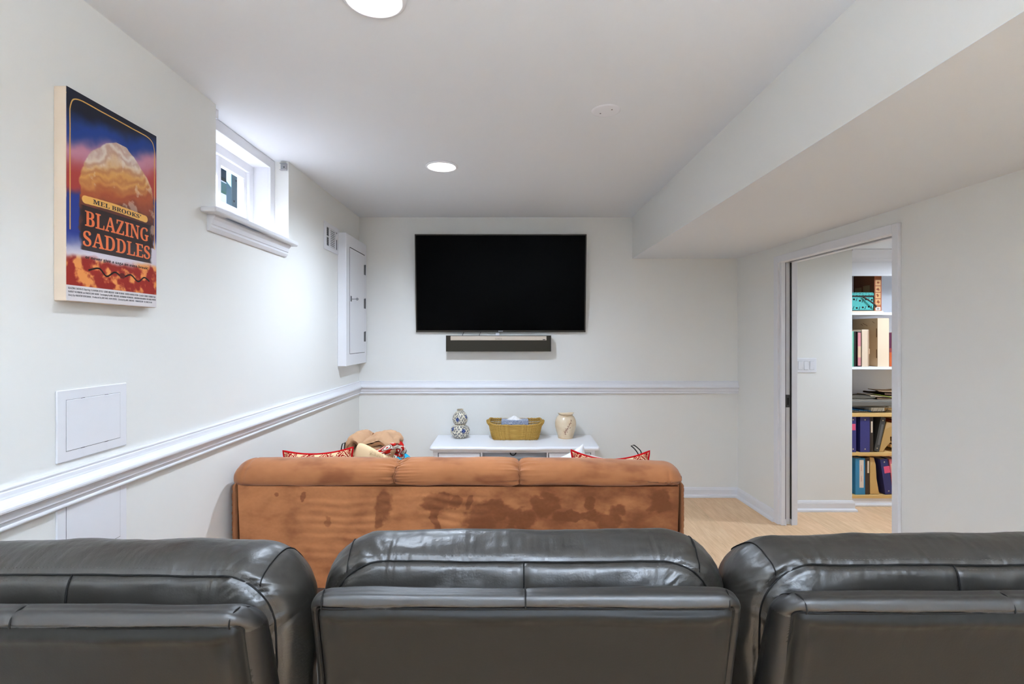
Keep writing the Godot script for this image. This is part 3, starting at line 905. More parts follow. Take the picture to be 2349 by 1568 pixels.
func television() -> void:
	var tilt := -atan((4.350 - 4.286) / 0.826)
	var o := thing("television", "large black flat-screen television on the far wall above the soundbar", "television", P(-0.079, 1.827, 4.3495))
	var k := T(Vector3.ZERO, Vector3(-tilt, 0, 0))
	var frame := mat(c8(58, 53, 46), 0.35, 0.5, 0.4)
	part("back_housing", MB.new().rbox(Vector3(1.30, 0.66, 0.022), 0.008, T(Vector3(0, 0.01, 0.008))), M.black, o, k)
	var f := MB.new()
	f.rbox(Vector3(1.447, 0.826, 0.014), 0.003, T(Vector3(0, 0, 0.024)))
	part("bezel", f, frame, o, k)
	var scr := mat(c8(2, 2, 2), 0.35, 0.12)
	part("screen", MB.new().rbox(Vector3(1.427, 0.800, 0.002), 0.0008, T(Vector3(0, 0.003, 0.0308))), scr, o, k)
	letters(o, "logo", "SONY", "Droid Serif", true, 0.0085, 0.040, k * Vector3(0.0, -0.4045, 0.0312), Vector3(-tilt, 0, 0), mat(c8(226, 230, 240), 0.4, 0.5, 0.2), 0.0006)
	part("wall_bracket", MB.new().rbox(Vector3(0.42, 0.30, 0.05), 0.004, T(Vector3(0, 0.0, -0.0045))), M.black, o)
	# soundbar
	var s := thing("soundbar", "black fabric soundbar with a silver top strip under the television", "soundbar", P(-0.097, 1.2505, 4.2925))
	var cloth := relief(mat(c8(58, 54, 46), 0.8, 0.25), noise_tex(0.4, 256, 1, FastNoiseLite.TYPE_VALUE, 3), 0.01, 30.0)
	part("grille", MB.new().rbox(Vector3(0.884, 0.1345, 0.080), 0.004, T(Vector3(0, 0.0673, -0.0402))), cloth, s)
	part("end_cap", MB.new().rbox(Vector3(0.004, 0.1349, 0.0804), 0.001, T(Vector3(-0.4405, 0.0673, -0.0402))), M.black, s)
	part("end_cap", MB.new().rbox(Vector3(0.004, 0.1349, 0.0804), 0.001, T(Vector3(0.4405, 0.0673, -0.0402))), M.black, s)
	part("silver_strip", MB.new().rbox(Vector3(0.808, 0.036, 0.006), 0.003, T(Vector3(0.0, 0.1115, -0.0008))), mat(c8(196, 182, 166), 0.42, 0.5, 0.35), s)
	letters(s, "logo", "SONOS", "Droid Sans", false, 0.0125, 0.056, Vector3(0.0, 0.106, 0.0024), Vector3.ZERO, mat(c8(112, 98, 86), 0.6), 0.0005)
	part("sensor_window", MB.new().rbox(Vector3(0.022, 0.006, 0.001), 0.0004, T(Vector3(0.383, 0.100, 0.0024))), M.black, s)
	# cables and the white cable channel behind
	for q in [[-0.405, "thin black cable hanging between television and soundbar, nearer the left end"], [-0.262, "thin black cable hanging between television and soundbar, nearer the middle"]]:
		var cb := part("cable", MB.new().tube(path3(PackedVector3Array([P(q[0] + 0.020, 1.455, 4.362), P(q[0] + 0.014, 1.42, 4.358), P(q[0] + 0.004, 1.400, 4.35), P(q[0], 1.384, 4.345)]), 6), 0.0022, 8), M.black)
		tag(cb, q[1], "cable", "black cables under the television")
	var ch := thing("cable_channel", "white cable channel on the wall between television and soundbar", "cable cover", P(-0.107, 1.375, BW))
	part("channel_cover", MB.new().rbox(Vector3(0.030, 0.075, 0.014), 0.002, T(Vector3(0, 0.02, 0.007))), M.trim, ch)
	part("bracket_plate", MB.new().rbox(Vector3(0.14, 0.03, 0.010), 0.002, T(Vector3(0.01, 0.065, 0.005))), M.trim, ch)
# ------------------------------------------------------------------ black leather sofa
var cush := PackedVector2Array()     # section of a head cushion, (distance, height), from low behind over the top to low in front
var cush_top := 0.0
const CD := 0.93
const CHT := 0.925


func back_curve(h: float) -> float:   # distance of the rear face of the cushion at a height
	for i in cush.size() - 1:
		if cush[i + 1].y >= h and cush[i].y <= h:
			return lerpf(cush[i].x, cush[i + 1].x, (h - cush[i].y) / maxf(1e-6, cush[i + 1].y - cush[i].y))
		if cush[i + 1].y < cush[i].y:
			return cush[i].x
	return cush[0].x


func end_scale(x: float, hw: float, rc: float) -> float:
	var e := hw - absf(x)
	return 1.0 if e >= rc else sqrt(maxf(0.0, 1.0 - pow(1.0 - e / rc, 2.0)))


func cushion_point(x: float, h: float, hw: float, rc: float) -> Vector3:   # on the rear face
	var s := end_scale(x, hw, rc)
	var hs := h if h < CHT else CHT + (h - CHT) / maxf(s, 0.05)
	var d := back_curve(minf(hs, cush_top - 0.0005))
	return Vector3(x, h, -(CD + (d - CD) * s))


func on_cushion(x: float, h: float, hw: float, rc: float, disp: Callable) -> Vector3:   # on the padded, puckered rear face
	var p := cushion_point(x, h, hw, rc)
	var a := cushion_point(x + 0.004, h, hw, rc) - cushion_point(x - 0.004, h, hw, rc)
	var b := cushion_point(x, h + 0.003, hw, rc) - cushion_point(x, h - 0.003, hw, rc)
	var m := a.cross(b).normalized()
	if m.z < 0:
		m = -m
	return p + m * (float(disp.call(p, m, 0.02, 0.5)) + 0.0016)


func round_rect(x: float, h: float, hw: float, top: float, r: float) -> float:   # signed distance to a rounded arch
	var q := Vector2(absf(x) - hw + r, h - top + r)
	return Vector2(maxf(q.x, 0), maxf(q.y, 0)).length() + minf(maxf(q.x, q.y), 0.0) - r


func arch(hw: float, top: float, r: float, low: float) -> PackedVector2Array:
	var a := PackedVector2Array()
	for k in 21:
		a.append(Vector2(-hw, lerpf(low, top - r, k / 20.0)))
	for k in range(1, 13):
		var t := PI / 2 * k / 12.0
		a.append(Vector2(-hw + r - cos(t) * r, top - r + sin(t) * r))
	for k in range(1, 60):
		a.append(Vector2(lerpf(-hw + r, hw - r, k / 60.0), top))
	for k in 13:
		var t := PI / 2 * k / 12.0
		a.append(Vector2(hw - r + sin(t) * r, top - r + cos(t) * r))
	for k in range(1, 21):
		a.append(Vector2(hw, lerpf(top - r, low, k / 20.0)))
	return a


func stitch_row(pts: PackedVector3Array, every: float, length: float, r: float) -> MB:
	var b := MB.new()
	var run := 0.0
	var next := 0.0
	for i in pts.size() - 1:
		var l := pts[i].distance_to(pts[i + 1])
		while next < run + l:
			var p := pts[i].lerp(pts[i + 1], (next - run) / l)
			var t := (pts[i + 1] - pts[i]).normalized() * length / 2
			b.tube(PackedVector3Array([p - t, p + t]), r, 4)
			next += every
		run += l
	return b


func leather_seat(o: Node3D, cx: float, dd: float, k: int) -> void:
	var sd := 40 + k * 7
	var xf := T(Vector3(cx, 0, -dd))
	var hw := 0.356
	var rc := 0.10
	var big := fnoise(3.2, 2, sd)
	var mid := fnoise(14.0, 3, sd + 1)
	var pk := fnoise(60.0, 2, sd + 2)
	var seam_hw := hw - 0.036
	var seam_top := 1.0035
	var seam_r := 0.085
	# head cushion
	var ns := cush.size()
	var ex := PackedFloat64Array()
	for i in 19:
		ex.append(-hw + rc * (1.0 - cos(PI / 2 * i / 18.0)))
	for i in range(1, 130):
		ex.append(lerpf(-hw + rc, hw - rc, i / 130.0))
	for i in range(18, -1, -1):
		ex.append(hw - rc * (1.0 - cos(PI / 2 * i / 18.0)))
	var nx := ex.size() - 1
	var fn := func(u: float, t: float) -> Vector3:
		var x := ex[int(round(t * nx))]
		var q := cush[int(round(u * ns)) % ns]
		var s := end_scale(x, hw, rc)
		return Vector3(x, (CHT + (q.y - CHT) * s) if q.y > CHT else q.y, -(CD + (q.x - CD) * s))
	var disp := func(p: Vector3, m: Vector3, u: float, _t: float) -> float:
		var q := cush[int(round(u * ns)) % ns]
		var r := big.get_noise_3d(p.x, p.y * 2.0, p.z * 2.0) * 0.007 + mid.get_noise_3d(p.x, p.y * 1.5, p.z * 1.5) * 0.0016
		if q.x < 0.93 or m.z > 0.2:
			var s := round_rect(p.x, p.y, seam_hw, seam_top, seam_r)
			r -= 0.0050 * exp(-pow(s / 0.006, 2.0))
			var corner := smoothstep(seam_hw - 0.16, seam_hw - 0.03, absf(p.x))
			var along := p.x if absf(p.x) < seam_hw - seam_r else p.x * 0.6 + p.y * signf(p.x) * -0.8
			r += pk.get_noise_2d(along * 1.5, s * 0.22) * (0.0011 + 0.0030 * corner) * exp(-maxf(0.0, absf(s) - 0.004) / 0.022)
			if p.y < seam_top - 0.004:
				r -= 0.0028 * exp(-pow(p.x / 0.004, 2.0))
		return r
	var back := part("backrest", MB.new().grid(ns, nx, fn, true, false, disp), M.leather, o, xf)
	# seams of the head cushion: an arch, a short middle seam, two slanting corner seams
	var a := arch(seam_hw, seam_top, seam_r, 0.62)
	var p3 := PackedVector3Array()
	var up := PackedVector3Array()
	var dn := PackedVector3Array()
	for q in a:
		p3.append(on_cushion(q.x, q.y, hw, rc, disp))
	for q in arch(seam_hw + 0.006, seam_top + 0.006, seam_r + 0.006, 0.62):
		up.append(on_cushion(q.x, q.y, hw, rc, disp))
	for q in arch(seam_hw - 0.007, seam_top - 0.007, seam_r - 0.007, 0.62):
		dn.append(on_cushion(q.x, q.y, hw, rc, disp))
	part("seam", MB.new().tube(p3, 0.0014, 6), M.seam, back)
	part("stitching", stitch_row(up, 0.0062, 0.0040, 0.0005), M.stitch, back).set_meta("kind", "stuff")
	part("stitching", stitch_row(dn, 0.0062, 0.0040, 0.0005), M.stitch, back).set_meta("kind", "stuff")
	var cs := PackedVector3Array()
	for i in 26:
		cs.append(on_cushion(0, lerpf(0.80, seam_top, i / 25.0), hw, rc, disp))
	part("seam", MB.new().tube(cs, 0.0014, 6), M.seam, back)
	for sgn in [-1.0, 1.0]:
		var c := PackedVector3Array()
		for i in ns:
			var q := cush[i]
			if q.y < 0.985:
				continue
			var x: float = sgn * (hw - 0.060 + 0.012 * (q.x - 0.85) / 0.1)
			var s := end_scale(x, hw, rc)
			var pt := Vector3(x, CHT + (q.y - CHT) * s, -(CD + (q.x - CD) * s))
			if round_rect(pt.x, pt.y, seam_hw, seam_top, seam_r) > -0.001 or q.x > 0.88:
				var nn := Vector3(0, cush[(i + 1) % ns].x - cush[i - 1].x, cush[(i + 1) % ns].y - cush[i - 1].y).normalized()
				c.append(pt + nn * (float(disp.call(pt, nn, float(i) / ns, 0.5)) + 0.0006))
		part("seam", MB.new().tube(c, 0.0011, 6), M.seam, back)
		var l := PackedVector3Array()
		for i in 12:
			l.append(on_cushion(sgn * lerpf(seam_hw - 0.002, seam_hw - 0.13, i / 11.0), 0.925 - 0.012 * sin(i / 11.0 * PI), hw, rc, disp))
		part("seam", MB.new().tube(l, 0.0012, 6), M.stitch if k != 1 else M.seam, back)
	# rear shell with its padded rim
	var sh := smooth_loop(PackedVector2Array([Vector2(0.910, 0.26), Vector2(0.862, 0.50), Vector2(0.801, 0.78), Vector2(0.772, 0.91), Vector2(0.7615, 0.955), Vector2(0.7595, 0.969), Vector2(0.7555, 0.980), Vector2(0.7600, 0.9915), Vector2(0.774, 0.9965), Vector2(0.792, 0.990), Vector2(0.815, 0.976), Vector2(0.836, 0.94), Vector2(0.872, 0.85), Vector2(0.955, 0.55), Vector2(0.995, 0.26)]), 9)
	var shw := 0.334
	var src := 0.042
	var m := sh.size()
	var sx := PackedFloat64Array()
	for i in 15:
		sx.append(-shw + src * (1.0 - cos(PI / 2 * i / 14.0)))
	for i in range(1, 120):
		sx.append(lerpf(-shw + src, shw - src, i / 120.0))
	for i in range(14, -1, -1):
		sx.append(shw - src * (1.0 - cos(PI / 2 * i / 14.0)))
	var nsx := sx.size() - 1
	var core := Vector2(0.802, 0.955)
	var fs := func(u: float, t: float) -> Vector3:
		var x := sx[int(round(t * nsx))]
		var q := sh[int(round(u * m)) % m]
		var s := end_scale(x, shw, src)
		var lean := 0.802 + maxf(0.0, 0.955 - q.y) * 0.24
		return Vector3(x, (core.y + (q.y - core.y) * s) if q.y > core.y else q.y, -(lean + (q.x - lean) * s))
	var ph := shw - 0.018
	var ds := func(p: Vector3, nn: Vector3, _u: float, _t: float) -> float:
		var r := big.get_noise_3d(p.x + 5.0, p.y, p.z) * 0.004
		if nn.z > 0.0 or p.y > 0.97:
			var s := round_rect(p.x, p.y, ph, 0.9735 + 0.0012 * sin(p.x * 22.0 + k), 0.010)
			if nn.z > 0.1:
				r -= 0.0065 * exp(-pow(s / 0.0045, 2.0))
				r += 0.0030 * exp(-pow((s + 0.014) / 0.008, 2.0))
				r += pk.get_noise_2d(p.x * 0.9, s * 0.3) * 0.0009 * exp(-absf(s) / 0.02)
			var dent := exp(-(pow((absf(p.x) - ph + 0.022) / 0.011, 2.0) + pow((p.y - 0.949) / 0.015, 2.0)))
			r -= 0.0045 * dent
			if p.y > 0.974:
				r -= 0.0020 * exp(-pow(p.x / 0.004, 2.0))
				r += 0.0014 * sin((p.z * -1.0 - 0.757) * 300.0) * smoothstep(0.98, 0.99, p.y)
		return r
	var whole := MB.new().grid(m, nsx, fs, true, false, ds)
	var rim := MB.new()
	var pan := MB.new()
	var strip := MB.new()
	for q in [rim, pan, strip]:   # the flat rear panel is a plainer hide than the padded rim round it
		q.v = whole.v
		q.n = whole.n
		q.uv = whole.uv
	for i in range(0, whole.ix.size(), 3):
		var c := (whole.v[whole.ix[i]] + whole.v[whole.ix[i + 1]] + whole.v[whole.ix[i + 2]]) / 3.0
		var flat := whole.n[whole.ix[i]].z > 0.2 and round_rect(c.x, c.y, ph, 0.9735, 0.010) < 0.0014 and c.y < 0.9742
		(pan if flat else (strip if c.y < 0.962 else rim)).ix.append_array([whole.ix[i], whole.ix[i + 1], whole.ix[i + 2]])
	var shell_ := part("back_shell", rim, M.leather_smooth, o, xf)
	part("rear_panel", pan, M.leather_panel, shell_)
	part("side_strip", strip, M.leather_side, shell_)
	var crease := PackedVector3Array()
	for q in arch(ph, 0.9735, 0.010, 0.30):
		var lo := 0.0
		for i in m - 1:
			if sh[i].y <= q.y and sh[i + 1].y >= q.y:
				lo = sh[i].x
				break
		var lean := 0.802 + maxf(0.0, 0.955 - q.y) * 0.24
		var s := end_scale(q.x, shw, src)
		crease.append(Vector3(q.x, q.y, -(lean + (lo - lean) * s) - 0.0055))
	part("crease_piping", MB.new().tube(crease, 0.0022, 6), M.seam, shell_)
	var mid_seam := PackedVector3Array()
	for i in m:
		if sh[i].y > 0.976 and sh[i].x < 0.83:
			mid_seam.append(Vector3(0.0, sh[i].y, -sh[i].x) + Vector3(0, -0.0009, -0.0003))
	part("seam", MB.new().tube(mid_seam, 0.0013, 6), M.seam, shell_)
	for sgn in [-1.0, 1.0]:
		var e := PackedVector3Array()
		for i in m:
			if sh[i].y > 0.974 and sh[i].x < 0.82:
				var x: float = sgn * (shw - 0.030 + 0.010 * (sh[i].x - 0.76) / 0.06)
				var s := end_scale(x, shw, src)
				e.append(Vector3(x, core.y + (sh[i].y - core.y) * s, -(0.802 + (sh[i].x - 0.802) * s)) + Vector3(0, 0.0003, 0.0003))
		if e.size() > 2:
			part("seam", MB.new().tube(e, 0.0012, 6), M.seam, shell_)
	# seat cushion
	var sc := MB.new()
	sc.grid(40, 48, func(u, t):
		var q := Vector2(cos(u * TAU), sin(u * TAU))
		var e := sqrt(maxf(0.0, 1.0 - pow(absf(t * 2.0 - 1.0), 8.0)))
		var sp := Vector2(signf(q.x) * pow(absf(q.x), 0.35) * 0.29, signf(q.y) * pow(absf(q.y), 0.4) * 0.10) * Vector2(e, e)
		return Vector3((t * 2.0 - 1.0) * 0.348, 0.375 + sp.y, -(1.31 + sp.x)), true, false)
	part("seat_cushion", sc, M.leather, o, xf)


func recliner_sofa() -> void:
	cush = smooth_loop(PackedVector2Array([Vector2(0.868, 0.40), Vector2(0.856, 0.70), Vector2(0.846, 0.88), Vector2(0.841, 0.935), Vector2(0.845, 0.970), Vector2(0.855, 1.000), Vector2(0.874, 1.0145), Vector2(0.894, 1.0245), Vector2(0.915, 1.0285), Vector2(0.936, 1.0262), Vector2(0.965, 1.0120), Vector2(1.0, 0.985), Vector2(1.025, 0.945), Vector2(1.035, 0.88), Vector2(1.030, 0.78), Vector2(1.02, 0.60), Vector2(1.01, 0.40)]), 9)
	for q in cush:
		cush_top = maxf(cush_top, q.y)
	var o := thing("reclining_sofa", "black leather three-seat reclining sofa seen from behind in the foreground", "sofa")
	leather_seat(o, 0.0230, 0.0, 0)
	leather_seat(o, -0.6930, -0.050, 1)
	leather_seat(o, 0.7370, -0.012, 2)
	var b := MB.new()
	b.rbox(Vector3(2.16, 0.20, 0.66), 0.02, T(P(0.022, 0.17, 1.24)))
	part("base_frame", b, M.leather_smooth, o)
	for x in [-1.165, 1.21]:
		part("armrest", MB.new().rbox(Vector3(0.17, 0.52, 0.80), 0.06, T(P(x, 0.32, 1.28)), 5), M.leather, o)
	for x in [-1.15, 1.19]:
		for d in [0.95, 1.55]:
			part("leg", MB.new().rbox(Vector3(0.05, 0.08, 0.05), 0.004, T(P(x, 0.04, d))), M.black, o)


# ------------------------------------------------------------------ brown suede sofa
func suede_sofa() -> void:
	var D := 2.30
	var o := thing("suede_sofa", "rust brown suede sofa with a gathered roll along the top of its back", "sofa")
	# nap of the suede: broad soft patches and a few hand marks, on the outer back
	var W := 1024
	var H := 320
	var im := Image.create(W, H, false, Image.FORMAT_RGB8)
	var a := fnoise(0.006, 4, 31)
	var b := fnoise(0.02, 4, 32)
	var c := fnoise(0.09, 2, 33)
	var light := c8(192, 128, 84)
	var dark := c8(122, 72, 45)
	# marks: u, t, ru, rt
	var marks := [[0.330, 0.20, 0.026, 0.14], [0.318, 0.33, 0.012, 0.12], [0.448, 0.16, 0.036, 0.10], [0.446, 0.32, 0.010, 0.20], [0.49, 0.17, 0.018, 0.05], [0.525, 0.17, 0.008, 0.08], [0.20, 0.36, 0.008, 0.06], [0.79, 0.17, 0.012, 0.08], [0.84, 0.36, 0.030, 0.11], [0.58, 0.24, 0.05, 0.10], [0.64, 0.33, 0.035, 0.12], [0.70, 0.20, 0.03, 0.12], [0.77, 0.30, 0.05, 0.05], [0.86, 0.24, 0.025, 0.06], [0.955, 0.16, 0.025, 0.12], [0.545, 0.36, 0.045, 0.10], [0.15, 0.11, 0.006, 0.03], [0.08, 0.10, 0.006, 0.03]]
	for y in H:
		for x in W:
			var u := float(x) / W
			var t := float(y) / H
			var wx := a.get_noise_2d(x, y * 1.6) * 0.02
			var wy := b.get_noise_2d(x, y) * 0.05
			var q := 0.30 + a.get_noise_2d(x * 1.3, y * 1.5) * 0.34 + b.get_noise_2d(x * 0.7, y * 1.1) * 0.14
			var mk := 0.0
			for m in marks:
				var du: float = (u - m[0] + wx) / m[2]
				var dv: float = (t - m[1] + wy) / m[3]
				if absf(du) < 1.4 and absf(dv) < 1.4:
					mk = maxf(mk, smoothstep(1.15, 0.72, sqrt(du * du + dv * dv) + b.get_noise_2d(x * 1.7 + 50.0, y * 1.7) * 0.28))
			var right := smoothstep(0.46, 0.66, u) * 0.26 + smoothstep(0.86, 0.98, u) * 0.05
			q = clampf(q + mk * 0.34 + right, 0.0, 1.0)
			q = lerpf(q, smoothstep(0.2, 0.8, q), 0.6)
			var f := c.get_noise_2d(x, y) * 0.06
			im.set_pixel(x, y, light.lerp(dark, clampf(q + f, 0.0, 1.0)))
	var fuzz := noise_tex(0.12, 256, 3, FastNoiseLite.TYPE_SIMPLEX_SMOOTH, 8)
	var nap := textured(im, 0.95, 0.12)
	nap.rim_enabled = true
	nap.rim = 0.35
	nap.rim_tint = 0.7
	nap.heightmap_enabled = true
	nap.heightmap_texture = fuzz
	nap.heightmap_scale = 0.01
	var im2 := Image.create(512, 128, false, Image.FORMAT_RGB8)
	for y in 128:
		for x in 512:
			var q := 0.25 + a.get_noise_2d(x * 2.2 + 400.0, y * 2.6) * 0.55 + b.get_noise_2d(x * 0.8, y * 2.0 + 90.0) * 0.35 + smoothstep(0.75, 1.0, float(y) / 128) * 0.0
			q = lerpf(clampf(q, 0.0, 1.0), smoothstep(0.25, 0.7, q), 0.6)
			im2.set_pixel(x, y, c8(176, 116, 76).lerp(c8(136, 82, 53), clampf(q + c.get_noise_2d(x, y) * 0.06, 0, 1)))
	var nap2 := textured(im2, 0.95, 0.12)
	nap2.rim_enabled = true
	nap2.rim = 0.4
	nap2.rim_tint = 0.7
	# flat outer back with creases pulled across it
	var x0 := -1.228
	var x1 := 0.762
	var cr := fnoise(1.1, 3, 35)
	var fine := fnoise(5.0, 3, 36)
	var bn := func(u: float, t: float) -> Vector3:
		return P(lerpf(x0, x1, u), lerpf(0.712, 0.235, t), D + 0.022 * t)
	var bd := func(p: Vector3, _m: Vector3, u: float, t: float) -> float:
		var r := fine.get_noise_2d(p.x * 1.2, p.y * 1.6) * 0.0030
		# pulled folds between the seams
		var amp := smoothstep(0.10, 0.20, u) * smoothstep(0.40, 0.30, u) * 1.0 + smoothstep(0.38, 0.45, u) * smoothstep(0.62, 0.52, u) * 1.0 + 0.06
		var wob := cr.get_noise_2d(p.x * 1.6, p.y * 0.8) * 0.035
		for q in [[0.638, 1.0], [0.600, 0.6], [0.560, 0.7], [0.523, 0.55], [0.480, 0.8], [0.43, 0.5], [0.39, 0.7], [0.34, 0.5], [0.29, 0.5]]:
			r += amp * q[1] * 0.0038 * (0.4 + 0.9 * maxf(0.0, cr.get_noise_2d(p.x * 2.4 + q[0] * 40.0, q[0] * 30.0) + 0.35)) * (exp(-pow((p.y - q[0] + wob + 0.008) / 0.013, 2.0)) - exp(-pow((p.y - q[0] + wob - 0.008) / 0.010, 2.0)))
		r -= 0.006 * exp(-pow((p.y - 0.7065) / 0.004, 2.0))
		return r * smoothstep(0.0, 0.02, u) * smoothstep(1.0, 0.98, u)
	var body := part("outer_back", MB.new().grid(180, 150, bn, false, false, bd, Vector3(0, 0, 1)), nap, o)
	# frame behind it, base below coloured as the shade under the back
	var sx0 := -1.262
	part("back_frame", slab(x0 + 0.02, x1 - 0.02, 0.24, 0.72, D + 0.026, D + 0.22, 0.01), M.suede_plain, o)
	part("shaded_base", slab(-1.20, 0.74, 0.07, 0.236, D + 0.03, D + 0.85, 0.006), mat(c8(104, 82, 72), 0.9, 0.2), o)
	for x in [-1.15, 0.69]:
		for d in [D + 0.08, D + 0.78]:
			part("foot", slab(x - 0.03, x + 0.03, 0.0, 0.075, d - 0.03, d + 0.03, 0.004), M.black, o)
	# top roll in three pinched lengths
	var sec := smooth_loop(PackedVector2Array([Vector2(0.012, 0.7040), Vector2(-0.008, 0.714), Vector2(-0.018, 0.735), Vector2(-0.014, 0.762), Vector2(0.006, 0.787), Vector2(0.040, 0.805), Vector2(0.085, 0.810), Vector2(0.135, 0.801), Vector2(0.180, 0.775), Vector2(0.205, 0.735), Vector2(0.20, 0.69), Vector2(0.12, 0.68), Vector2(0.05, 0.69)]), 6)
	var ns := sec.size()
	var cuts := [-1.268, -0.5235, 0.0425, 0.792]
	var gath := fnoise(30.0, 2, 37)
	for k in 3:
		var a0: float = cuts[k]
		var a1: float = cuts[k + 1]
		var n := 110
		var xs := PackedFloat64Array()
		for i in n + 1:
			var t := float(i) / n
			xs.append(lerpf(a0, a1, 0.5 - 0.5 * cos(t * PI) if true else t))
		var fn := func(u: float, t: float) -> Vector3:
			var x := xs[int(round(t * n))]
			var q := sec[int(round(u * ns)) % ns]
			var e0 := x - a0
			var e1 := a1 - x
			var s := 1.0
			var core := Vector2(0.09, 0.735)
			if k == 0:
				s = sqrt(maxf(0.0, 1.0 - pow(maxf(0.0, 1.0 - e0 / 0.085), 2.2))) if e0 < 0.085 else 1.0
			else:
				s = 1.0 - 0.30 * exp(-e0 / 0.016)
			if k == 2:
				s *= sqrt(maxf(0.0, 1.0 - pow(maxf(0.0, 1.0 - e1 / 0.085), 2.2))) if e1 < 0.085 else 1.0
			else:
				s *= 1.0 - 0.30 * exp(-e1 / 0.016)
			var lift := 0.004 * sin(clampf((x - a0) / (a1 - a0), 0, 1) * PI)
			var slant := 0.0
			if q.y > core.y:
				slant = (q.y - 0.76) * 0.25 * (exp(-e1 / 0.1) if k == 0 else (exp(-e0 / 0.1) if k == 1 else 0.0))
			var dd := core.x + (q.x - core.x) * (s if q.x > 0.02 else lerpf(1.0, s, 0.8))
			var y := core.y + (q.y - core.y) * (s if q.y > core.y else lerpf(1.0, s, 0.15))
			var drop := 0.0
			if k == 2:
				drop = 0.016 * smoothstep(0.25, 0.70, x)
			return P(x + slant, y + (lift - drop if q.y > core.y else 0.0), D + dd)
		var ds := func(p: Vector3, m: Vector3, u: float, _t: float) -> float:
			var e0 := p.x - a0
			var e1 := a1 - p.x
			var r := fine.get_noise_3d(p.x * 0.7, p.y * 0.8, p.z) * 0.006
			var g := 0.0
			if k > 0:
				g = maxf(g, exp(-e0 / 0.055))
			if k < 2:
				g = maxf(g, exp(-e1 / 0.055))
			r += gath.get_noise_2d(u * 2.4, p.x * 0.10) * 0.016 * g * (1.0 - exp(-minf(e0, e1) / 0.006))
			if k == 0:
				r -= 0.006 * exp(-pow((p.x + 1.196 + (p.y - 0.76) * -0.12) / 0.006, 2.0)) * smoothstep(0.70, 0.735, p.y)
			if k == 2:
				r -= 0.008 * exp(-pow((p.x - 0.716) / 0.006, 2.0)) * smoothstep(0.79, 0.75, p.y)
			return r
		var rl := part("back_roll", MB.new().grid(ns, n, fn, true, false, ds, Vector3.ZERO, 1.0, 1.0), nap2, o)
		# texture runs along the roll
		var mm := rl.mesh as ArrayMesh
		var ar := mm.surface_get_arrays(0)
		var uvs: PackedVector2Array = ar[Mesh.ARRAY_TEX_UV]
		var vs: PackedVector3Array = ar[Mesh.ARRAY_VERTEX]
		for i in uvs.size():
			uvs[i] = Vector2((vs[i].x + 1.3) / 2.1, uvs[i].x)
		ar[Mesh.ARRAY_TEX_UV] = uvs
		var am := ArrayMesh.new()
		am.add_surface_from_arrays(Mesh.PRIMITIVE_TRIANGLES, ar)
		rl.mesh = am
		if k < 2:
			var sp := PackedVector3Array()
			for i in ns:
				var q := sec[i]
				if q.x < 0.16 and q.y > 0.703 and i < ns * 0.75:
					var core := Vector2(0.09, 0.735)
					var s := 0.74
					var slant := (q.y - 0.76) * 0.25 if (q.y > core.y and k == 0) else 0.0
					sp.append(P(a1 + slant, core.y + (q.y - core.y) * (s if q.y > core.y else 0.96), D + core.x + (q.x - core.x) * (s if q.x > 0.02 else 0.80)))
			part("seam_welt", MB.new().tube(sp, 0.0045, 8), M.suede_plain, rl)
	part("back_seam", MB.new().tube(PackedVector3Array([P(x0 + 0.005, 0.7055, D + 0.002), P(-0.5, 0.7055, D + 0.001), P(0.3, 0.7055, D + 0.001), P(x1 - 0.005, 0.7055, D + 0.002)]), 0.003, 6), M.suede_seam, body)
	# narrow padded side strips, the arms behind them and the seat
	for s in 2:
		var xi: float = [x0, x1][s]
		var xo: float = [-1.270, 0.797][s]
		var dirn := -1.0 if s == 0 else 1.0
		var wr := fnoise(16.0, 2, 60 + s)
		var st := MB.new().grid(20, 60, func(u, t):
			var ang: float = u * TAU
			var y := lerpf(0.722, 0.30, t)
			var hwid: float = absf(xo - xi) / 2.0 * (1.0 - 0.35 * smoothstep(0.60, 0.92, t) + 0.08 * sin(t * 5.0)) * sqrt(clampf(t / 0.05, 0.05, 1.0))
			var cxs: float = xi + dirn * hwid
			return P(cxs + cos(ang) * hwid, y, D + 0.105 + sin(ang) * (0.100 if sin(ang) > 0 else 0.103)), true, false, func(p, m, u, t): return wr.get_noise_2d(p.x * 1.0, p.y * 2.6) * 0.003)
		part("side_strip", st, M.suede_plain, o)
		part("side_seam", MB.new().tube(PackedVector3Array([P(xi, 0.705, D + 0.002), P(xi, 0.5, D + 0.010), P(xi - dirn * 0.002, 0.25, D + 0.020)]), 0.0028, 6), M.suede_seam, o)
		var ax: float = [-1.235, 0.765][s]
		part("arm", MB.new().grid(28, 30, func(u, t):
			var ang: float = u * TAU
			var e := sqrt(maxf(0.0, 1.0 - pow(absf(t * 2.0 - 1.0), 10.0)))
			var cc := Vector2(cos(ang), sin(ang))
			return P(ax - dirn * 0.055 + signf(cc.x) * pow(absf(cc.x), 0.5) * 0.10 * e, 0.29 + signf(cc.y) * pow(absf(cc.y), 0.6) * 0.245 * e, D + 0.03 + 0.87 * t), true, false), M.suede_plain, o)
	for k in 3:
		var w := 0.60
		var cxp := -1.035 + 0.20 + k * 0.60 - 0.005
		part("seat_cushion", MB.new().grid(40, 40, func(u, t):
			var ang: float = u * TAU
			var cc := Vector2(cos(ang), sin(ang))
			var e := sqrt(maxf(0.0, 1.0 - pow(absf(t * 2.0 - 1.0), 10.0)))
			return P(cxp + (t - 0.5) * w, 0.335 + signf(cc.y) * pow(absf(cc.y), 0.4) * 0.105 * e, D + 0.52 + signf(cc.x) * pow(absf(cc.x), 0.35) * 0.33 * e), true, false), M.suede_plain, o)
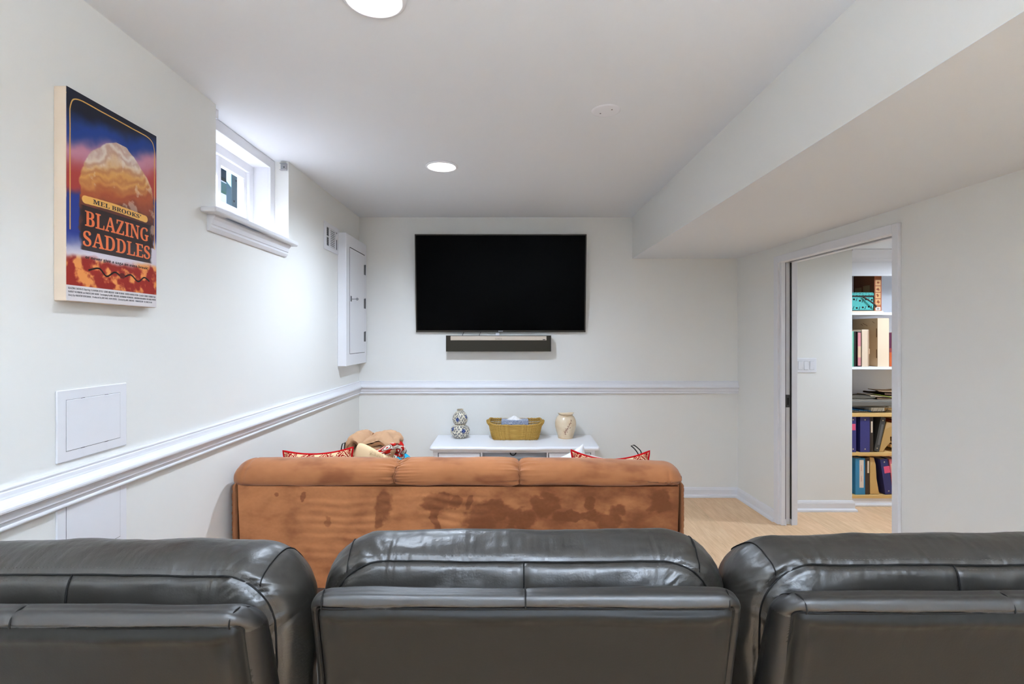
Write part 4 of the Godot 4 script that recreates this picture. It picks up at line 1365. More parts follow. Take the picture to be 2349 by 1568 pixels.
	part("inner_back", MB.new().rbox(Vector3(1.86, 0.40, 0.10), 0.04, T(P(-0.24, 0.57, D + 0.17)), 4), M.suede_plain, o)
# ------------------------------------------------------------------ console and what stands on it
func console() -> void:
	var top := 0.537
	var o := thing("console_table", "low white console table under the soundbar with a shaped top", "console table")
	# shaped top: a loop of (x, distance), its edge moulded
	var front := PackedVector2Array()
	for i in 61:
		var t := i / 60.0
		var x := lerpf(-0.596, 0.666, t)
		var s := smoothstep(0.30, 0.345, t) * smoothstep(0.70, 0.655, t)
		front.append(Vector2(x, 3.878 - 0.012 * s - 0.006 * sin(PI * clampf((t - 0.32) / 0.36, 0, 1))))
	var loop := PackedVector2Array()
	loop.append_array(front)
	for q in [[0.674, 3.880], [0.682, 3.890], [0.686, 3.905], [0.690, 4.10], [0.694, 4.350], [0.690, 4.357], [0.2, 4.357], [-0.614, 4.357], [-0.618, 4.350], [-0.617, 4.10], [-0.616, 3.905], [-0.612, 3.890], [-0.604, 3.880]]:
		loop.append(Vector2(q[0], q[1]))
	var prof := [[0.016, -0.030], [0.010, -0.0295], [0.004, -0.026], [0.0, -0.018], [0.0, -0.012], [0.003, -0.005], [0.008, -0.0012], [0.014, 0.0]]
	var mb := MB.new()
	var ctr := Vector2(0.035, 4.11)
	var nl := loop.size()
	mb.grid(nl, prof.size() - 1, func(u, t):
		var q := loop[int(round(u * nl)) % nl]
		var e: Array = prof[int(round(t * (prof.size() - 1)))]
		var m := Vector2(q.x - clampf(q.x, -0.57, 0.64), q.y - clampf(q.y, 3.93, 4.31))
		m = m.normalized() if m.length() > 1e-5 else (q - ctr).normalized()
		var p := q - m * float(e[0])
		return P(p.x, top + float(e[1]), p.y), true, false, null, Vector3.ZERO)
	var cap := PackedVector2Array()
	for q in loop:
		var m := Vector2(q.x - clampf(q.x, -0.57, 0.64), q.y - clampf(q.y, 3.93, 4.31))
		m = m.normalized() if m.length() > 1e-5 else (q - ctr).normalized()
		cap.append(q - m * 0.014)
	var tr := Geometry2D.triangulate_polygon(cap)
	for i in range(0, tr.size(), 3):
		var a := P(cap[tr[i]].x, top, cap[tr[i]].y)
		var b := P(cap[tr[i + 1]].x, top, cap[tr[i + 1]].y)
		var c := P(cap[tr[i + 2]].x, top, cap[tr[i + 2]].y)
		if (c - a).cross(b - a).y > 0:
			mb.tri(a, b, c)
		else:
			mb.tri(a, c, b)
	part("tabletop", mb, M.furniture, o)
	# carcass: side, two dividers, back, bottom, feet
	var f := 3.905
	var bk := 4.335
	for q in [[-0.592, -0.552], [-0.225, -0.213], [0.281, 0.293], [0.620, 0.652]]:
		part("side_panel", slab(q[0], q[1], 0.05, top - 0.029, f, bk, 0.003), M.furniture, o)
	part("front_rail", slab(-0.59, 0.65, 0.489, top - 0.028, f - 0.004, f + 0.02, 0.002), M.furniture, o)
	part("back_panel", slab(-0.59, 0.65, 0.05, top - 0.03, bk - 0.012, bk, 0.001), M.furniture, o)
	part("bottom_panel", slab(-0.59, 0.65, 0.05, 0.075, f, bk, 0.002), M.furniture, o)
	part("shelf", slab(-0.212, 0.28, 0.385, 0.401, f + 0.02, 4.09, 0.002), M.furniture, o)
	part("plinth", slab(-0.585, 0.645, 0.0, 0.052, f + 0.02, bk - 0.02, 0.003), M.furniture, o)
	for q in [[-0.548, -0.229], [0.297, 0.616]]:
		part("door_gap", slab(q[0], q[1], 0.09, 0.486, f + 0.001, f + 0.004, 0.0005), mat(c8(150, 150, 154), 0.8), o)
		var dr := part("door", slab(q[0] + 0.0025, q[1] - 0.0025, 0.093, 0.4835, f - 0.004, f + 0.012, 0.003), M.furniture, o)
		part("knob", MB.new().lathe(PackedVector2Array([Vector2(0, 0), Vector2(0.006, 0), Vector2(0.005, 0.01), Vector2(0.012, 0.016), Vector2(0.013, 0.022), Vector2(0.008, 0.027), Vector2(0, 0.028)]), 20), M.dark_steel, dr, T(P(q[1] - 0.03 if q[0] < 0 else q[0] + 0.03, 0.30, f - 0.003), Vector3(PI / 2, 0, 0)))
	part("bay_back", slab(-0.213, 0.281, 0.075, top - 0.03, 4.085, 4.10, 0.001), M.furniture, o)
	var ring := PackedVector3Array()
	for i in 40:
		ring.append(P(0.024 + cos(i / 40.0 * TAU) * 0.023, 0.449 + sin(i / 40.0 * TAU) * 0.023, 4.083))
	part("cable_grommet", MB.new().tube(ring, 0.004, 8, true), M.black, o)
	gourd_vase(P(-0.414, top, 4.235))
	jar(P(0.461, top, 4.235))
	basket(P(0.044, top + 0.0015, 4.205))


func spiral(im: Image, x: float, y: float, r: float, turns: float, a0: float, dirn: float, w: float, col: Color) -> void:
	var p := PackedVector2Array()
	for i in 15:
		var t := i / 14.0
		var a := a0 + dirn * t * turns * TAU
		p.append(Vector2(x + cos(a) * r * (1.0 - t * 0.75), y + sin(a) * r * (1.0 - t * 0.75)))
	stroke(im, p, w, w * 0.6, col)


func gourd_vase(at: Vector3) -> void:
	var im := Image.create(512, 288, false, Image.FORMAT_RGB8)
	im.fill(c8(226, 218, 196))
	var ink := c8(44, 48, 66)
	var blue := c8(34, 58, 118)
	for row in 13:
		for col in 16:
			var x := (col + 0.5 * (row % 2)) * 32.0 + rng.randf_range(-3, 3)
			var y := 12 + row * 22.0 + rng.randf_range(-3, 3)
			spiral(im, x, y, 10.5, 0.95, rng.randf() * TAU, 1.0 if rng.randf() < 0.5 else -1.0, 3.1, ink)
	for q in [[40, 70], [150, 95], [250, 60], [350, 90], [460, 75], [90, 205], [200, 190], [310, 215], [410, 195], [500, 210]]:
		for k in 6:
			var a: float = k * TAU / 6 + q[0]
			stroke(im, PackedVector2Array([Vector2(q[0], q[1]), Vector2(q[0] + cos(a) * 17, q[1] + sin(a) * 20)]), 9.5, 3.5, blue)
		stroke(im, PackedVector2Array([Vector2(q[0] - 6, q[1] - 4), Vector2(q[0] + 5, q[1] + 6)]), 1.0, 1.0, c8(150, 168, 206))
	for y in [3, 140, 148, 284]:
		stroke(im, PackedVector2Array([Vector2(0, y), Vector2(511, y)]), 1.8, 1.8, c8(120, 96, 70))
	var m := textured(im, 0.22, 0.5)
	m.clearcoat_enabled = true
	m.clearcoat = 0.6
	var o := thing("gourd_vase", "small double-gourd vase with blue and white scroll pattern on the console", "vase", at)
	var ctrl := PackedVector2Array([Vector2(0.044, 0.0), Vector2(0.054, 0.010), Vector2(0.070, 0.030), Vector2(0.079, 0.052), Vector2(0.079, 0.068), Vector2(0.068, 0.092), Vector2(0.046, 0.1065), Vector2(0.044, 0.111), Vector2(0.055, 0.126), Vector2(0.0625, 0.150), Vector2(0.060, 0.176), Vector2(0.046, 0.203), Vector2(0.030, 0.220), Vector2(0.0255, 0.228), Vector2(0.0265, 0.236), Vector2(0.022, 0.236), Vector2(0.020, 0.222)])
	var pr := smooth_loop(ctrl, 5, false)
	pr.insert(0, Vector2(0, 0))
	pr.append(Vector2(0.0, 0.215))
	var mb := MB.new().lathe(pr, 56)
	for i in mb.uv.size():
		mb.uv[i] = Vector2(mb.uv[i].x, 1.0 - mb.v[i].y / 0.236)
	part("vase_body", mb, m, o)
	var rr := PackedVector3Array()
	for i in 40:
		rr.append(Vector3(cos(i / 40.0 * TAU) * 0.0252, 0.2355, sin(i / 40.0 * TAU) * 0.0252))
	part("rim", MB.new().tube(rr, 0.0022, 8, true), mat(c8(196, 178, 150), 0.4), o)


func jar(at: Vector3) -> void:
	var im := Image.create(512, 256, false, Image.FORMAT_RGB8)
	var n := fnoise(0.01, 3, 44)
	for y in 256:
		for x in 512:
			im.set_pixel(x, y, c8(236, 216, 186).lerp(c8(224, 196, 158), clampf(0.4 + n.get_noise_2d(x, y) * 0.6 + (y / 256.0 - 0.5) * 0.3, 0, 1)))
	var red := c8(122, 62, 46)
	# painted vine on the side that faces the room; u = 0.25 is +Z, and u grows to the left
	var cx := 128.0
	stroke(im, smooth_loop(PackedVector2Array([Vector2(cx + 14, 205), Vector2(cx + 10, 178), Vector2(cx - 2, 150), Vector2(cx - 14, 128), Vector2(cx - 24, 104), Vector2(cx - 34, 78), Vector2(cx - 40, 52)]), 6, false), 1.5, 1.0, red)
	for q in [[-2, 150, 9, 1], [14, 120, 8, -1], [26, 134, 7, 1], [34, 88, 7, -1], [20, 96, 7, 1], [42, 66, 6, 1], [-16, 172, 9, -1], [2, 178, 7, 1]]:
		spiral(im, cx - q[0], q[1], q[2], 0.9, q[0], q[3], 1.3, red)
	for q in [[-6, 165], [4, 158], [-12, 186], [10, 146], [-8, 204]]:
		for k in 4:
			var a: float = k * TAU / 4 + q[1]
			stroke(im, PackedVector2Array([Vector2(cx - q[0], q[1]), Vector2(cx - q[0] + cos(a) * 6, q[1] + sin(a) * 6)]), 1.8, 0.6, red)
	var m := textured(im, 0.25, 0.5)
	m.clearcoat_enabled = true
	m.clearcoat = 0.5
	var o := thing("ceramic_jar", "cream ceramic jar with a painted brown vine and wavy rim on the console", "jar", at)
	var pr := smooth_loop(PackedVector2Array([Vector2(0.058, 0.0), Vector2(0.062, 0.006), Vector2(0.072, 0.040), Vector2(0.083, 0.080), Vector2(0.0875, 0.112), Vector2(0.084, 0.145), Vector2(0.072, 0.172), Vector2(0.060, 0.184), Vector2(0.057, 0.190), Vector2(0.064, 0.198), Vector2(0.068, 0.202), Vector2(0.062, 0.200), Vector2(0.054, 0.190), Vector2(0.056, 0.17), Vector2(0.060, 0.12)]), 5, false)
	pr.insert(0, Vector2(0, 0))
	pr.append(Vector2(0, 0.115))
	var mb := MB.new().lathe(pr, 64, Transform3D(), func(u, r, y):
		var k := smoothstep(0.185, 0.200, y)
		return Vector2(r + k * 0.0035 * cos(u * TAU * 3.0 + 0.6), y + k * 0.005 * sin(u * TAU * 2.0 + 1.9)))
	for i in mb.uv.size():
		mb.uv[i] = Vector2(mb.uv[i].x, 1.0 - clampf(mb.v[i].y / 0.205, 0, 1))
	part("jar_body", mb, m, o)
	var rr := PackedVector3Array()
	for i in 48:
		rr.append(Vector3(cos(i / 48.0 * TAU) * 0.0585, 0.0025, sin(i / 48.0 * TAU) * 0.0585))
	part("unglazed_foot", MB.new().tube(rr, 0.003, 8, true), mat(c8(214, 170, 112), 0.8), o)


func basket(at: Vector3) -> void:
	var o := thing("woven_basket", "golden woven rope basket in the middle of the console, holding a tissue box", "basket", at)
	var im := Image.create(256, 64, false, Image.FORMAT_RGB8)
	var n := fnoise(0.08, 3, 51)
	for y in 64:
		for x in 256:
			var t := clampf(0.45 + n.get_noise_2d(x * 0.7, y * 2.5) * 0.8, 0, 1)
			im.set_pixel(x, y, c8(132, 92, 26).lerp(c8(236, 198, 112), t))
	var m := textured(im, 0.62, 0.4)
	m.uv1_scale = Vector3(1, 9, 1)
	var mb := MB.new()
	var rows := 12
	for k in rows:
		var t := float(k) / (rows - 1)
		var hx := lerpf(0.188, 0.221, pow(t, 0.7)) - 0.006
		var hz := lerpf(0.078, 0.100, pow(t, 0.7)) - 0.006
		var rc := 0.055
		var pts := PackedVector3Array()
		var np := 190
		for i in np:
			var a := TAU * i / np
			var c := Vector2(cos(a), sin(a))
			var q := Vector2(signf(c.x) * pow(absf(c.x), 0.42) * hx, signf(c.y) * pow(absf(c.y), 0.42) * hz)
			var lift := t * (0.020 * pow(absf(q.x) / hx, 6.0) + 0.024 * clampf(-q.y / hz, 0, 1) * smoothstep(0.6, 1.0, t))
			pts.append(Vector3(q.x + rng.randf_range(-0.0006, 0.0006), 0.007 + t * 0.112 + lift + 0.0012 * sin(i * 0.31 + k), q.y))
		var rad := 0.0068 if k < rows - 1 else 0.0080
		var ph := k * 1.7
		mb.tube(pts, rad, 10, true, func(i, u): return rad * (1.0 + 0.24 * cos(2.0 * u * TAU + i * (1.12 + 0.07 * (k % 4)) + ph)))
	var wv := part("woven_wall", mb, m, o)
	wv.set_meta("kind", "stuff")
	part("basket_floor", MB.new().rbox(Vector3(0.36, 0.008, 0.148), 0.004, T(Vector3(0, 0.005, 0))), m, o)
	for s in [-1.0, 1.0]:
		var h := path3(PackedVector3Array([Vector3(s * 0.206, 0.112, -0.055), Vector3(s * 0.224, 0.135, -0.050), Vector3(s * 0.231, 0.145, 0.0), Vector3(s * 0.224, 0.135, 0.050), Vector3(s * 0.206, 0.112, 0.055)]), 14)
		part("handle", MB.new().tube(h, 0.0075, 10, false, func(i, u): return 0.0078 * (1.0 + 0.24 * cos(2.0 * u * TAU + i * 1.1))), m, o)
	# tissue box in it
	var b := Image.create(256, 128, false, Image.FORMAT_RGB8)
	var f := fnoise(0.012, 2, 52)
	for y in 128:
		for x in 256:
			var q := fposmod(f.get_noise_2d(x, y * 1.3) * 5.0 + x * 0.004, 1.0)
			b.set_pixel(x, y, c8(120, 138, 176) if q < 0.30 else (c8(206, 210, 218) if q < 0.55 else (c8(158, 166, 186) if q < 0.85 else c8(84, 92, 118))))
	var bx := thing("tissue_box", "blue and grey swirl-patterned tissue box standing in the woven basket", "tissue box", at + Vector3(-0.004, 0.010, -0.012))
	part("box", MB.new().rbox(Vector3(0.222, 0.142, 0.115), 0.003, T(Vector3(0, 0.071, 0))), textured(b, 0.5), bx)
	var tn := fnoise(18.0, 2, 53)
	part("tissue", MB.new().grid(26, 14, func(u, t):
		var a: float = u * TAU
		var r := lerpf(0.055, 0.004, pow(t, 0.8)) * (1.0 + 0.20 * cos(a * 5.0 + t * 2.0))
		return Vector3(cos(a) * r * 1.25, 0.138 + t * 0.034 + tn.get_noise_2d(cos(a) * 0.06, sin(a) * 0.06 + t * 0.05) * 0.008, sin(a) * r * 0.6), true, false), mat(c8(244, 242, 240), 0.9, 0.2), bx)


# ------------------------------------------------------------------ cushions and throws on the suede sofa
func pillow(o: Node3D, w: float, h: float, t: float, sag: float, m: Material, pipe: Material, xf: Transform3D) -> void:
	var edge := func(u: float, v: float) -> Vector2:
		var a := u * 2.0 - 1.0
		var b := v * 2.0 - 1.0
		return Vector2(a * w / 2 * (1.0 - 0.09 * (1.0 - b * b)), b * h / 2 * (1.0 - (sag if b > 0.0 else 0.08) * (1.0 - a * a) * absf(b)))
	var n := fnoise(9.0, 2, 70)
	var mb := MB.new()
	for s in [1.0, -1.0]:
		mb.grid(30, 30, func(u, v):
			var e: Vector2 = edge.call(u, v)
			var a := absf(u * 2.0 - 1.0)
			var b := absf(v * 2.0 - 1.0)
			var z := t / 2 * pow(maxf(0.0, 1.0 - pow(a, 2.6)), 0.6) * pow(maxf(0.0, 1.0 - pow(b, 2.6)), 0.6)
			return Vector3(e.x, e.y, s * z * (1.0 + 0.25 * n.get_noise_2d(e.x, e.y))), false, false, null, Vector3(0, 0, s))
	part("cover", mb, m, o, xf)
	if pipe:
		var p := PackedVector3Array()
		for k in 4:
			for i in 24:
				var q := i / 24.0
				var uv: Vector2 = [Vector2(q, 0), Vector2(1, q), Vector2(1 - q, 1), Vector2(0, 1 - q)][k]
				var e: Vector2 = edge.call(uv.x, uv.y)
				p.append(Vector3(e.x, e.y, 0.0))
		part("piping", MB.new().tube(p, 0.0052, 8, true), pipe, o, xf)


func loop_strap(o: Node3D, xf: Transform3D) -> void:
	var b := MB.new()
	for s in [-1.0, 1.0]:
		b.tube(path3(PackedVector3Array([Vector3(s * 0.004, 0, 0), Vector3(s * 0.010, 0.03, 0.004), Vector3(s * 0.009 - 0.012, 0.055, 0.006), Vector3(s * 0.008 - 0.026, 0.074, 0.006)]), 8), 0.0032, 6)
	b.tube(PackedVector3Array([Vector3(-0.034, 0.074, 0.006), Vector3(-0.018, 0.074, 0.006)]), 0.0030, 6)
	part("ribbon_loop", b, M.black, o, xf)


func soft_things() -> void:
	# red and cream woven pattern
	var im := Image.create(256, 256, false, Image.FORMAT_RGB8)
	var red := c8(150, 22, 20)
	var cream := c8(236, 208, 164)
	var nz := fnoise(0.05, 2, 71)
	for y in 256:
		for x in 256:
			var u := fposmod((x + nz.get_noise_2d(x, y) * 6.0) / 64.0, 1.0) - 0.5
			var v := fposmod((y + nz.get_noise_2d(x + 90, y) * 6.0) / 86.0, 1.0) - 0.5
			var d := absf(u) + absf(v)
			var st := absf(u) * 1.0 - absf(v)
			var k := (d > 0.40 and d < 0.48) or d < 0.16 or (d > 0.54 and d < 0.74 and fposmod(st * 9.0, 1.0) < 0.62) or (d > 0.22 and d < 0.34 and fposmod(v * 10.0, 1.0) < 0.5)
			im.set_pixel(x, y, red if k else cream)
	var ikat := textured(im, 0.9, 0.2)
	var pipe := mat(c8(196, 12, 22), 0.8, 0.25)
	var o := thing("throw_pillow", "red and cream patterned pillow with red piping behind the left of the suede sofa back", "pillow", P(-0.975, 0.445, 2.60), 0.0, "red and cream patterned pillows")
	pillow(o, 0.358, 0.350, 0.11, 0.145, ikat, pipe, T(Vector3(0, 0.1825, 0), Vector3(-0.08, 0.0, 0.05)))
	loop_strap(o, T(Vector3(0.118, 0.300, -0.050), Vector3(0, PI, -0.45)))
	var o2 := thing("throw_pillow", "red and cream patterned pillow with red piping behind the right of the suede sofa back", "pillow", P(0.512, 0.442, 2.60), 0.0, "red and cream patterned pillows")
	pillow(o2, 0.402, 0.340, 0.11, 0.27, ikat, pipe, T(Vector3(0, 0.183, 0), Vector3(-0.08, 0, -0.012)))
	var bw := Image.create(128, 128, false, Image.FORMAT_RGB8)
	bw.fill(c8(232, 230, 226))
	for k in 26:
		spiral(bw, rng.randf() * 128, rng.randf_range(10, 118), 10, 0.6, rng.randf() * 6, 1, 2.2, c8(40, 40, 42))
	var o3 := thing("throw_pillow", "black and white patterned pillow with a black ribbon loop, right end of the suede sofa", "pillow", P(0.590, 0.442, 2.72))
	pillow(o3, 0.33, 0.315, 0.10, 0.20, textured(bw, 0.9, 0.2), null, T(Vector3(0, 0.155, 0), Vector3(-0.06, 0, 0.03)))
	loop_strap(o3, T(Vector3(0.105, 0.292, 0.0), Vector3(0, 0, 0.25)))
	var o4 := thing("throw_pillow", "plain white pillow whose corner shows above the suede sofa, in front of the console", "pillow", P(0.272, 0.442, 2.82))
	pillow(o4, 0.30, 0.27, 0.12, 0.20, mat(c8(232, 232, 232), 0.9, 0.2), null, T(Vector3(0.039, 0.164, 0), Vector3(-0.10, 0, 0.34)))
	throws()


func ribbon_fold(ctrl: PackedVector2Array, thick: float, d0: float, d1: float, sd: int) -> MB:
	# a thick cloth folded along a path in the X-Y plane, running back in depth with soft rounded ends
	var p := smooth_loop(ctrl, 10, false)
	var n := fnoise(4.0, 2, sd)
	var k := p.size()
	var out := PackedVector2Array()
	var back := PackedVector2Array()
	for i in k:
		var t := (p[mini(i + 1, k - 1)] - p[maxi(i - 1, 0)]).normalized()
		var s := thick / 2 * sqrt(clampf(minf(i, k - 1 - i) / 4.0 + 0.08, 0.0, 1.0))
		out.append(p[i] + Vector2(-t.y, t.x) * s)
		back.append(p[i] - Vector2(-t.y, t.x) * s)
	back.reverse()
	out.append_array(back)
	var c := Vector2.ZERO
	for q in out:
		c += q / out.size()
	var m := out.size()
	return MB.new().grid(m, 36, func(u, t):
		var i := int(round(u * m)) % m
		var q := out[i]
		var mid := p[clampi(i if i < k else m - 1 - i, 0, k - 1)]
		var e := sqrt(maxf(0.0, 1.0 - pow(absf(t * 2.0 - 1.0), 7.0)))
		q = mid + (q - mid) * e
		var d := lerpf(d0, d1, t)
		return P(q.x + n.get_noise_2d(q.y * 2.0, d * 1.2) * 0.012, q.y + n.get_noise_2d(q.x * 2.0 + 7.0, d * 1.4) * 0.014 * smoothstep(0.42, 0.6, q.y), d), true, false, func(pp, mm, u, t): return n.get_noise_3d(pp.x * 3.0, pp.y * 3.0, pp.z * 1.5) * 0.008 + n.get_noise_3d(pp.x * 9.0, pp.y * 9.0, pp.z * 4.0) * 0.003)


func blob(c: Vector3, r: Vector3, sd: int, amp: float, pw := 0.7) -> MB:
	var n := fnoise(5.0, 3, sd)
	return MB.new().grid(56, 36, func(u, t):
		var a: float = u * TAU
		var b: float = (t - 0.5) * PI
		var q := Vector3(signf(cos(a)) * pow(absf(cos(a)), pw) * pow(cos(b), pw), signf(sin(b)) * pow(absf(sin(b)), pw), signf(sin(a)) * pow(absf(sin(a)), pw) * pow(cos(b), pw))
		return c + q * r, true, false, func(p, m, u, t): return n.get_noise_3d(p.x, p.y * 1.8, p.z) * amp)


func throws() -> void:
	var d := 2.86
	var tan := relief(mat(c8(178, 140, 108), 0.95, 0.15), noise_tex(0.1, 256, 3, FastNoiseLite.TYPE_SIMPLEX_SMOOTH, 82), 0.03, 10.0)
	tan.rim_enabled = true
	tan.rim = 0.3
	tan.rim_tint = 0.8
	# turquoise throw at the bottom of the pile
	var tq := thing("turquoise_throw", "turquoise plush throw at the bottom of the blanket pile on the suede sofa", "blanket", P(-0.73, 0.445, 2.88))
	part("folded_cloth", blob(Vector3(0.012, 0.142, 0.0), Vector3(0.165, 0.142, 0.17), 83, 0.03), relief(mat(c8(30, 150, 182), 0.95, 0.15), noise_tex(0.2, 256, 2, FastNoiseLite.TYPE_CELLULAR, 84), 0.06, 14.0), tq)
	part("folded_corner", MB.new().grid(40, 24, func(u, t):
		var a: float = u * TAU
		var e := sqrt(maxf(0.0, 1.0 - pow(absf(t * 2.0 - 1.0), 6.0)))
		return Vector3(0.088 + t * 0.085, 0.242 + (0.5 - t) * 0.075 + sin(a) * 0.030 * e, 0.03 + cos(a) * 0.11 * e), true, false), relief(mat(c8(36, 158, 192), 0.95, 0.15), noise_tex(0.2, 256, 2, FastNoiseLite.TYPE_CELLULAR, 84), 0.06, 14.0), tq)
	# patterned red, white and brown throw
	var im := Image.create(256, 256, false, Image.FORMAT_RGB8)
	var nz := fnoise(0.012, 2, 85)
	for y in 256:
		for x in 256:
			var q := fposmod(nz.get_noise_2d(x, y) * 1.7 + y * 0.003, 1.0)
			im.set_pixel(x, y, c8(176, 28, 22) if q < 0.36 else (c8(232, 222, 206) if q < 0.62 else (c8(58, 34, 28) if q < 0.72 else (c8(226, 214, 196) if q < 0.86 else c8(96, 40, 30)))))
	var pm := textured(im, 0.9, 0.2)
	pm.uv1_scale = Vector3(1.0, 1.0, 1)
	var pt := thing("patterned_throw", "red, white and brown patterned throw bunched between the tan and turquoise blankets", "blanket", P(-0.715, 0.712, 2.86))
	part("bunched_cloth", blob(Vector3(-0.02, 0.020, 0.0), Vector3(0.135, 0.055, 0.14), 86, 0.030, 0.8), pm, pt)
	part("rolled_edge", MB.new().tube(path3(PackedVector3Array([Vector3(-0.10, -0.005, 0.15), Vector3(-0.02, 0.018, 0.16), Vector3(0.045, 0.052, 0.13), Vector3(0.085, 0.058, 0.06), Vector3(0.105, 0.015, 0.03), Vector3(0.085, -0.03, 0.05)]), 10), 0.030, 20, false, func(i, u): return 0.030 * (1.0 + 0.16 * sin(i * 0.6) + 0.12 * sin(u * TAU * 3.0 + i * 0.25)) * sqrt(clampf(minf(i, 50 - i) / 5.0 + 0.05, 0, 1))), pm, pt)
	# tan fleece folded on top
	var tf := thing("tan_throw", "tan fleece throw folded on top of the blanket pile on the suede sofa", "blanket")
	part("outer_fold", ribbon_fold(PackedVector2Array([Vector2(-0.885, 0.665), Vector2(-0.880, 0.715), Vector2(-0.868, 0.765), Vector2(-0.852, 0.812), Vector2(-0.822, 0.818), Vector2(-0.795, 0.796), Vector2(-0.745, 0.808), Vector2(-0.695, 0.818), Vector2(-0.660, 0.800), Vector2(-0.645, 0.772), Vector2(-0.662, 0.745), Vector2(-0.700, 0.735)]), 0.046, 2.72, 3.00, 87), tan, tf)
	part("middle_fold", ribbon_fold(PackedVector2Array([Vector2(-0.868, 0.745), Vector2(-0.83, 0.752), Vector2(-0.785, 0.760), Vector2(-0.735, 0.772), Vector2(-0.695, 0.772), Vector2(-0.682, 0.757), Vector2(-0.705, 0.744)]), 0.036, 2.70, 3.0, 88), tan, tf)
	part("lower_fold", ribbon_fold(PackedVector2Array([Vector2(-0.878, 0.690), Vector2(-0.845, 0.712), Vector2(-0.80, 0.722), Vector2(-0.75, 0.728), Vector2(-0.715, 0.722)]), 0.060, 2.71, 3.0, 89), tan, tf)
	# pale fringed blanket corner in front of the pile
	var fb := thing("cream_throw", "pale cream throw with a fringed edge in front of the blanket pile", "blanket", P(-0.745, 0.445, 2.69))
	var cr := relief(mat(c8(234, 206, 164), 0.95, 0.15), noise_tex(0.2, 256, 2, FastNoiseLite.TYPE_CELLULAR, 90), 0.04, 12.0)
	part("folded_cloth", MB.new().grid(50, 30, func(u, t):
		var a: float = u * TAU
		var x := lerpf(-0.095, 0.155, t)
		var topy := lerpf(0.375, 0.285, smoothstep(0.12, 1.0, t)) - 0.10 * pow(maxf(0.0, 0.16 - t) / 0.16, 1.5)
		var e := sqrt(maxf(0.0, 1.0 - pow(absf(t * 2.0 - 1.0), 8.0)))
		var c := sin(a)
		return Vector3(x, 0.13 + (topy - 0.13) * c * (e if c > 0 else 1.0) if c > 0 else 0.13 + c * 0.13, cos(a) * 0.055 * e), true, false), cr, fb)
	var fr := MB.new()
	for k in 46:
		var t := k / 45.0
		var p := Vector3(lerpf(0.02, 0.150, t), lerpf(0.352, 0.300, t), 0.034 + rng.randf_range(-0.004, 0.004))
		fr.tube(PackedVector3Array([p, p + Vector3(rng.randf_range(-0.006, 0.006), -0.012, 0.010), p + Vector3(rng.randf_range(-0.008, 0.008), -0.026, 0.014)]), 0.0018, 5)
	part("fringe", fr, cr, fb).set_meta("kind", "stuff")


# ------------------------------------------------------------------ the built-in shelves in the hall
func hall_shelves() -> void:
	var o := thing("built_in_bookcase", "built-in bookcase with white upper shelves and pine lower shelves seen through the doorway", "bookcase")
	var pine := mat(c8(232, 190, 122), 0.6, 0.3)
	part("side_panel", slab(2.702, 2.722, 0.0, 2.06, 4.135, 4.51, 0.001), M.furniture, o)
	part("side_panel", slab(3.80, 3.82, 0.0, 2.06, 4.135, 4.51, 0.001), M.furniture, o)
	part("back_panel", slab(2.70, 3.82, 0.0, 2.06, 4.495, 4.515, 0.001), M.furniture, o)
	for y in [1.572, 1.131]:
		part("shelf", slab(2.722, 3.80, y - 0.021, y, 4.13, 4.495, 0.001), M.furniture, o, Transform3D(), "white painted shelf")
	for y in [0.750, 0.435, 0.090]:
		part("shelf", slab(2.722, 3.80, y - 0.023, y, 4.13, 4.495, 0.001), pine, o, Transform3D(), "bare pine shelf")
	part("shelf_cleat", slab(2.85, 3.79, 0.397, 0.412, 4.17, 4.20, 0.001), pine, o)
	part("kick_board", slab(2.702, 3.82, 0.0, 0.067, 4.140, 4.158, 0.001), M.furniture, o)
	part("shoe_moulding", slab(2.702, 3.82, 0.0, 0.020, 4.128, 4.142, 0.005), M.furniture, o)
	top_shelf(1.572)
	second_shelf(1.131)
	third_shelf(0.750)
	binder_shelves()


func box_thing(called: String, label: String, cat: String, size: Vector3, at: Vector3, m: Material, turn := 0.0, group := "") -> Node3D:
	var o := thing(called, label, cat, at, turn, group)
	part("box", MB.new().rbox(size, 0.002, T(Vector3(0, size.y / 2, 0))), m, o)
	return o


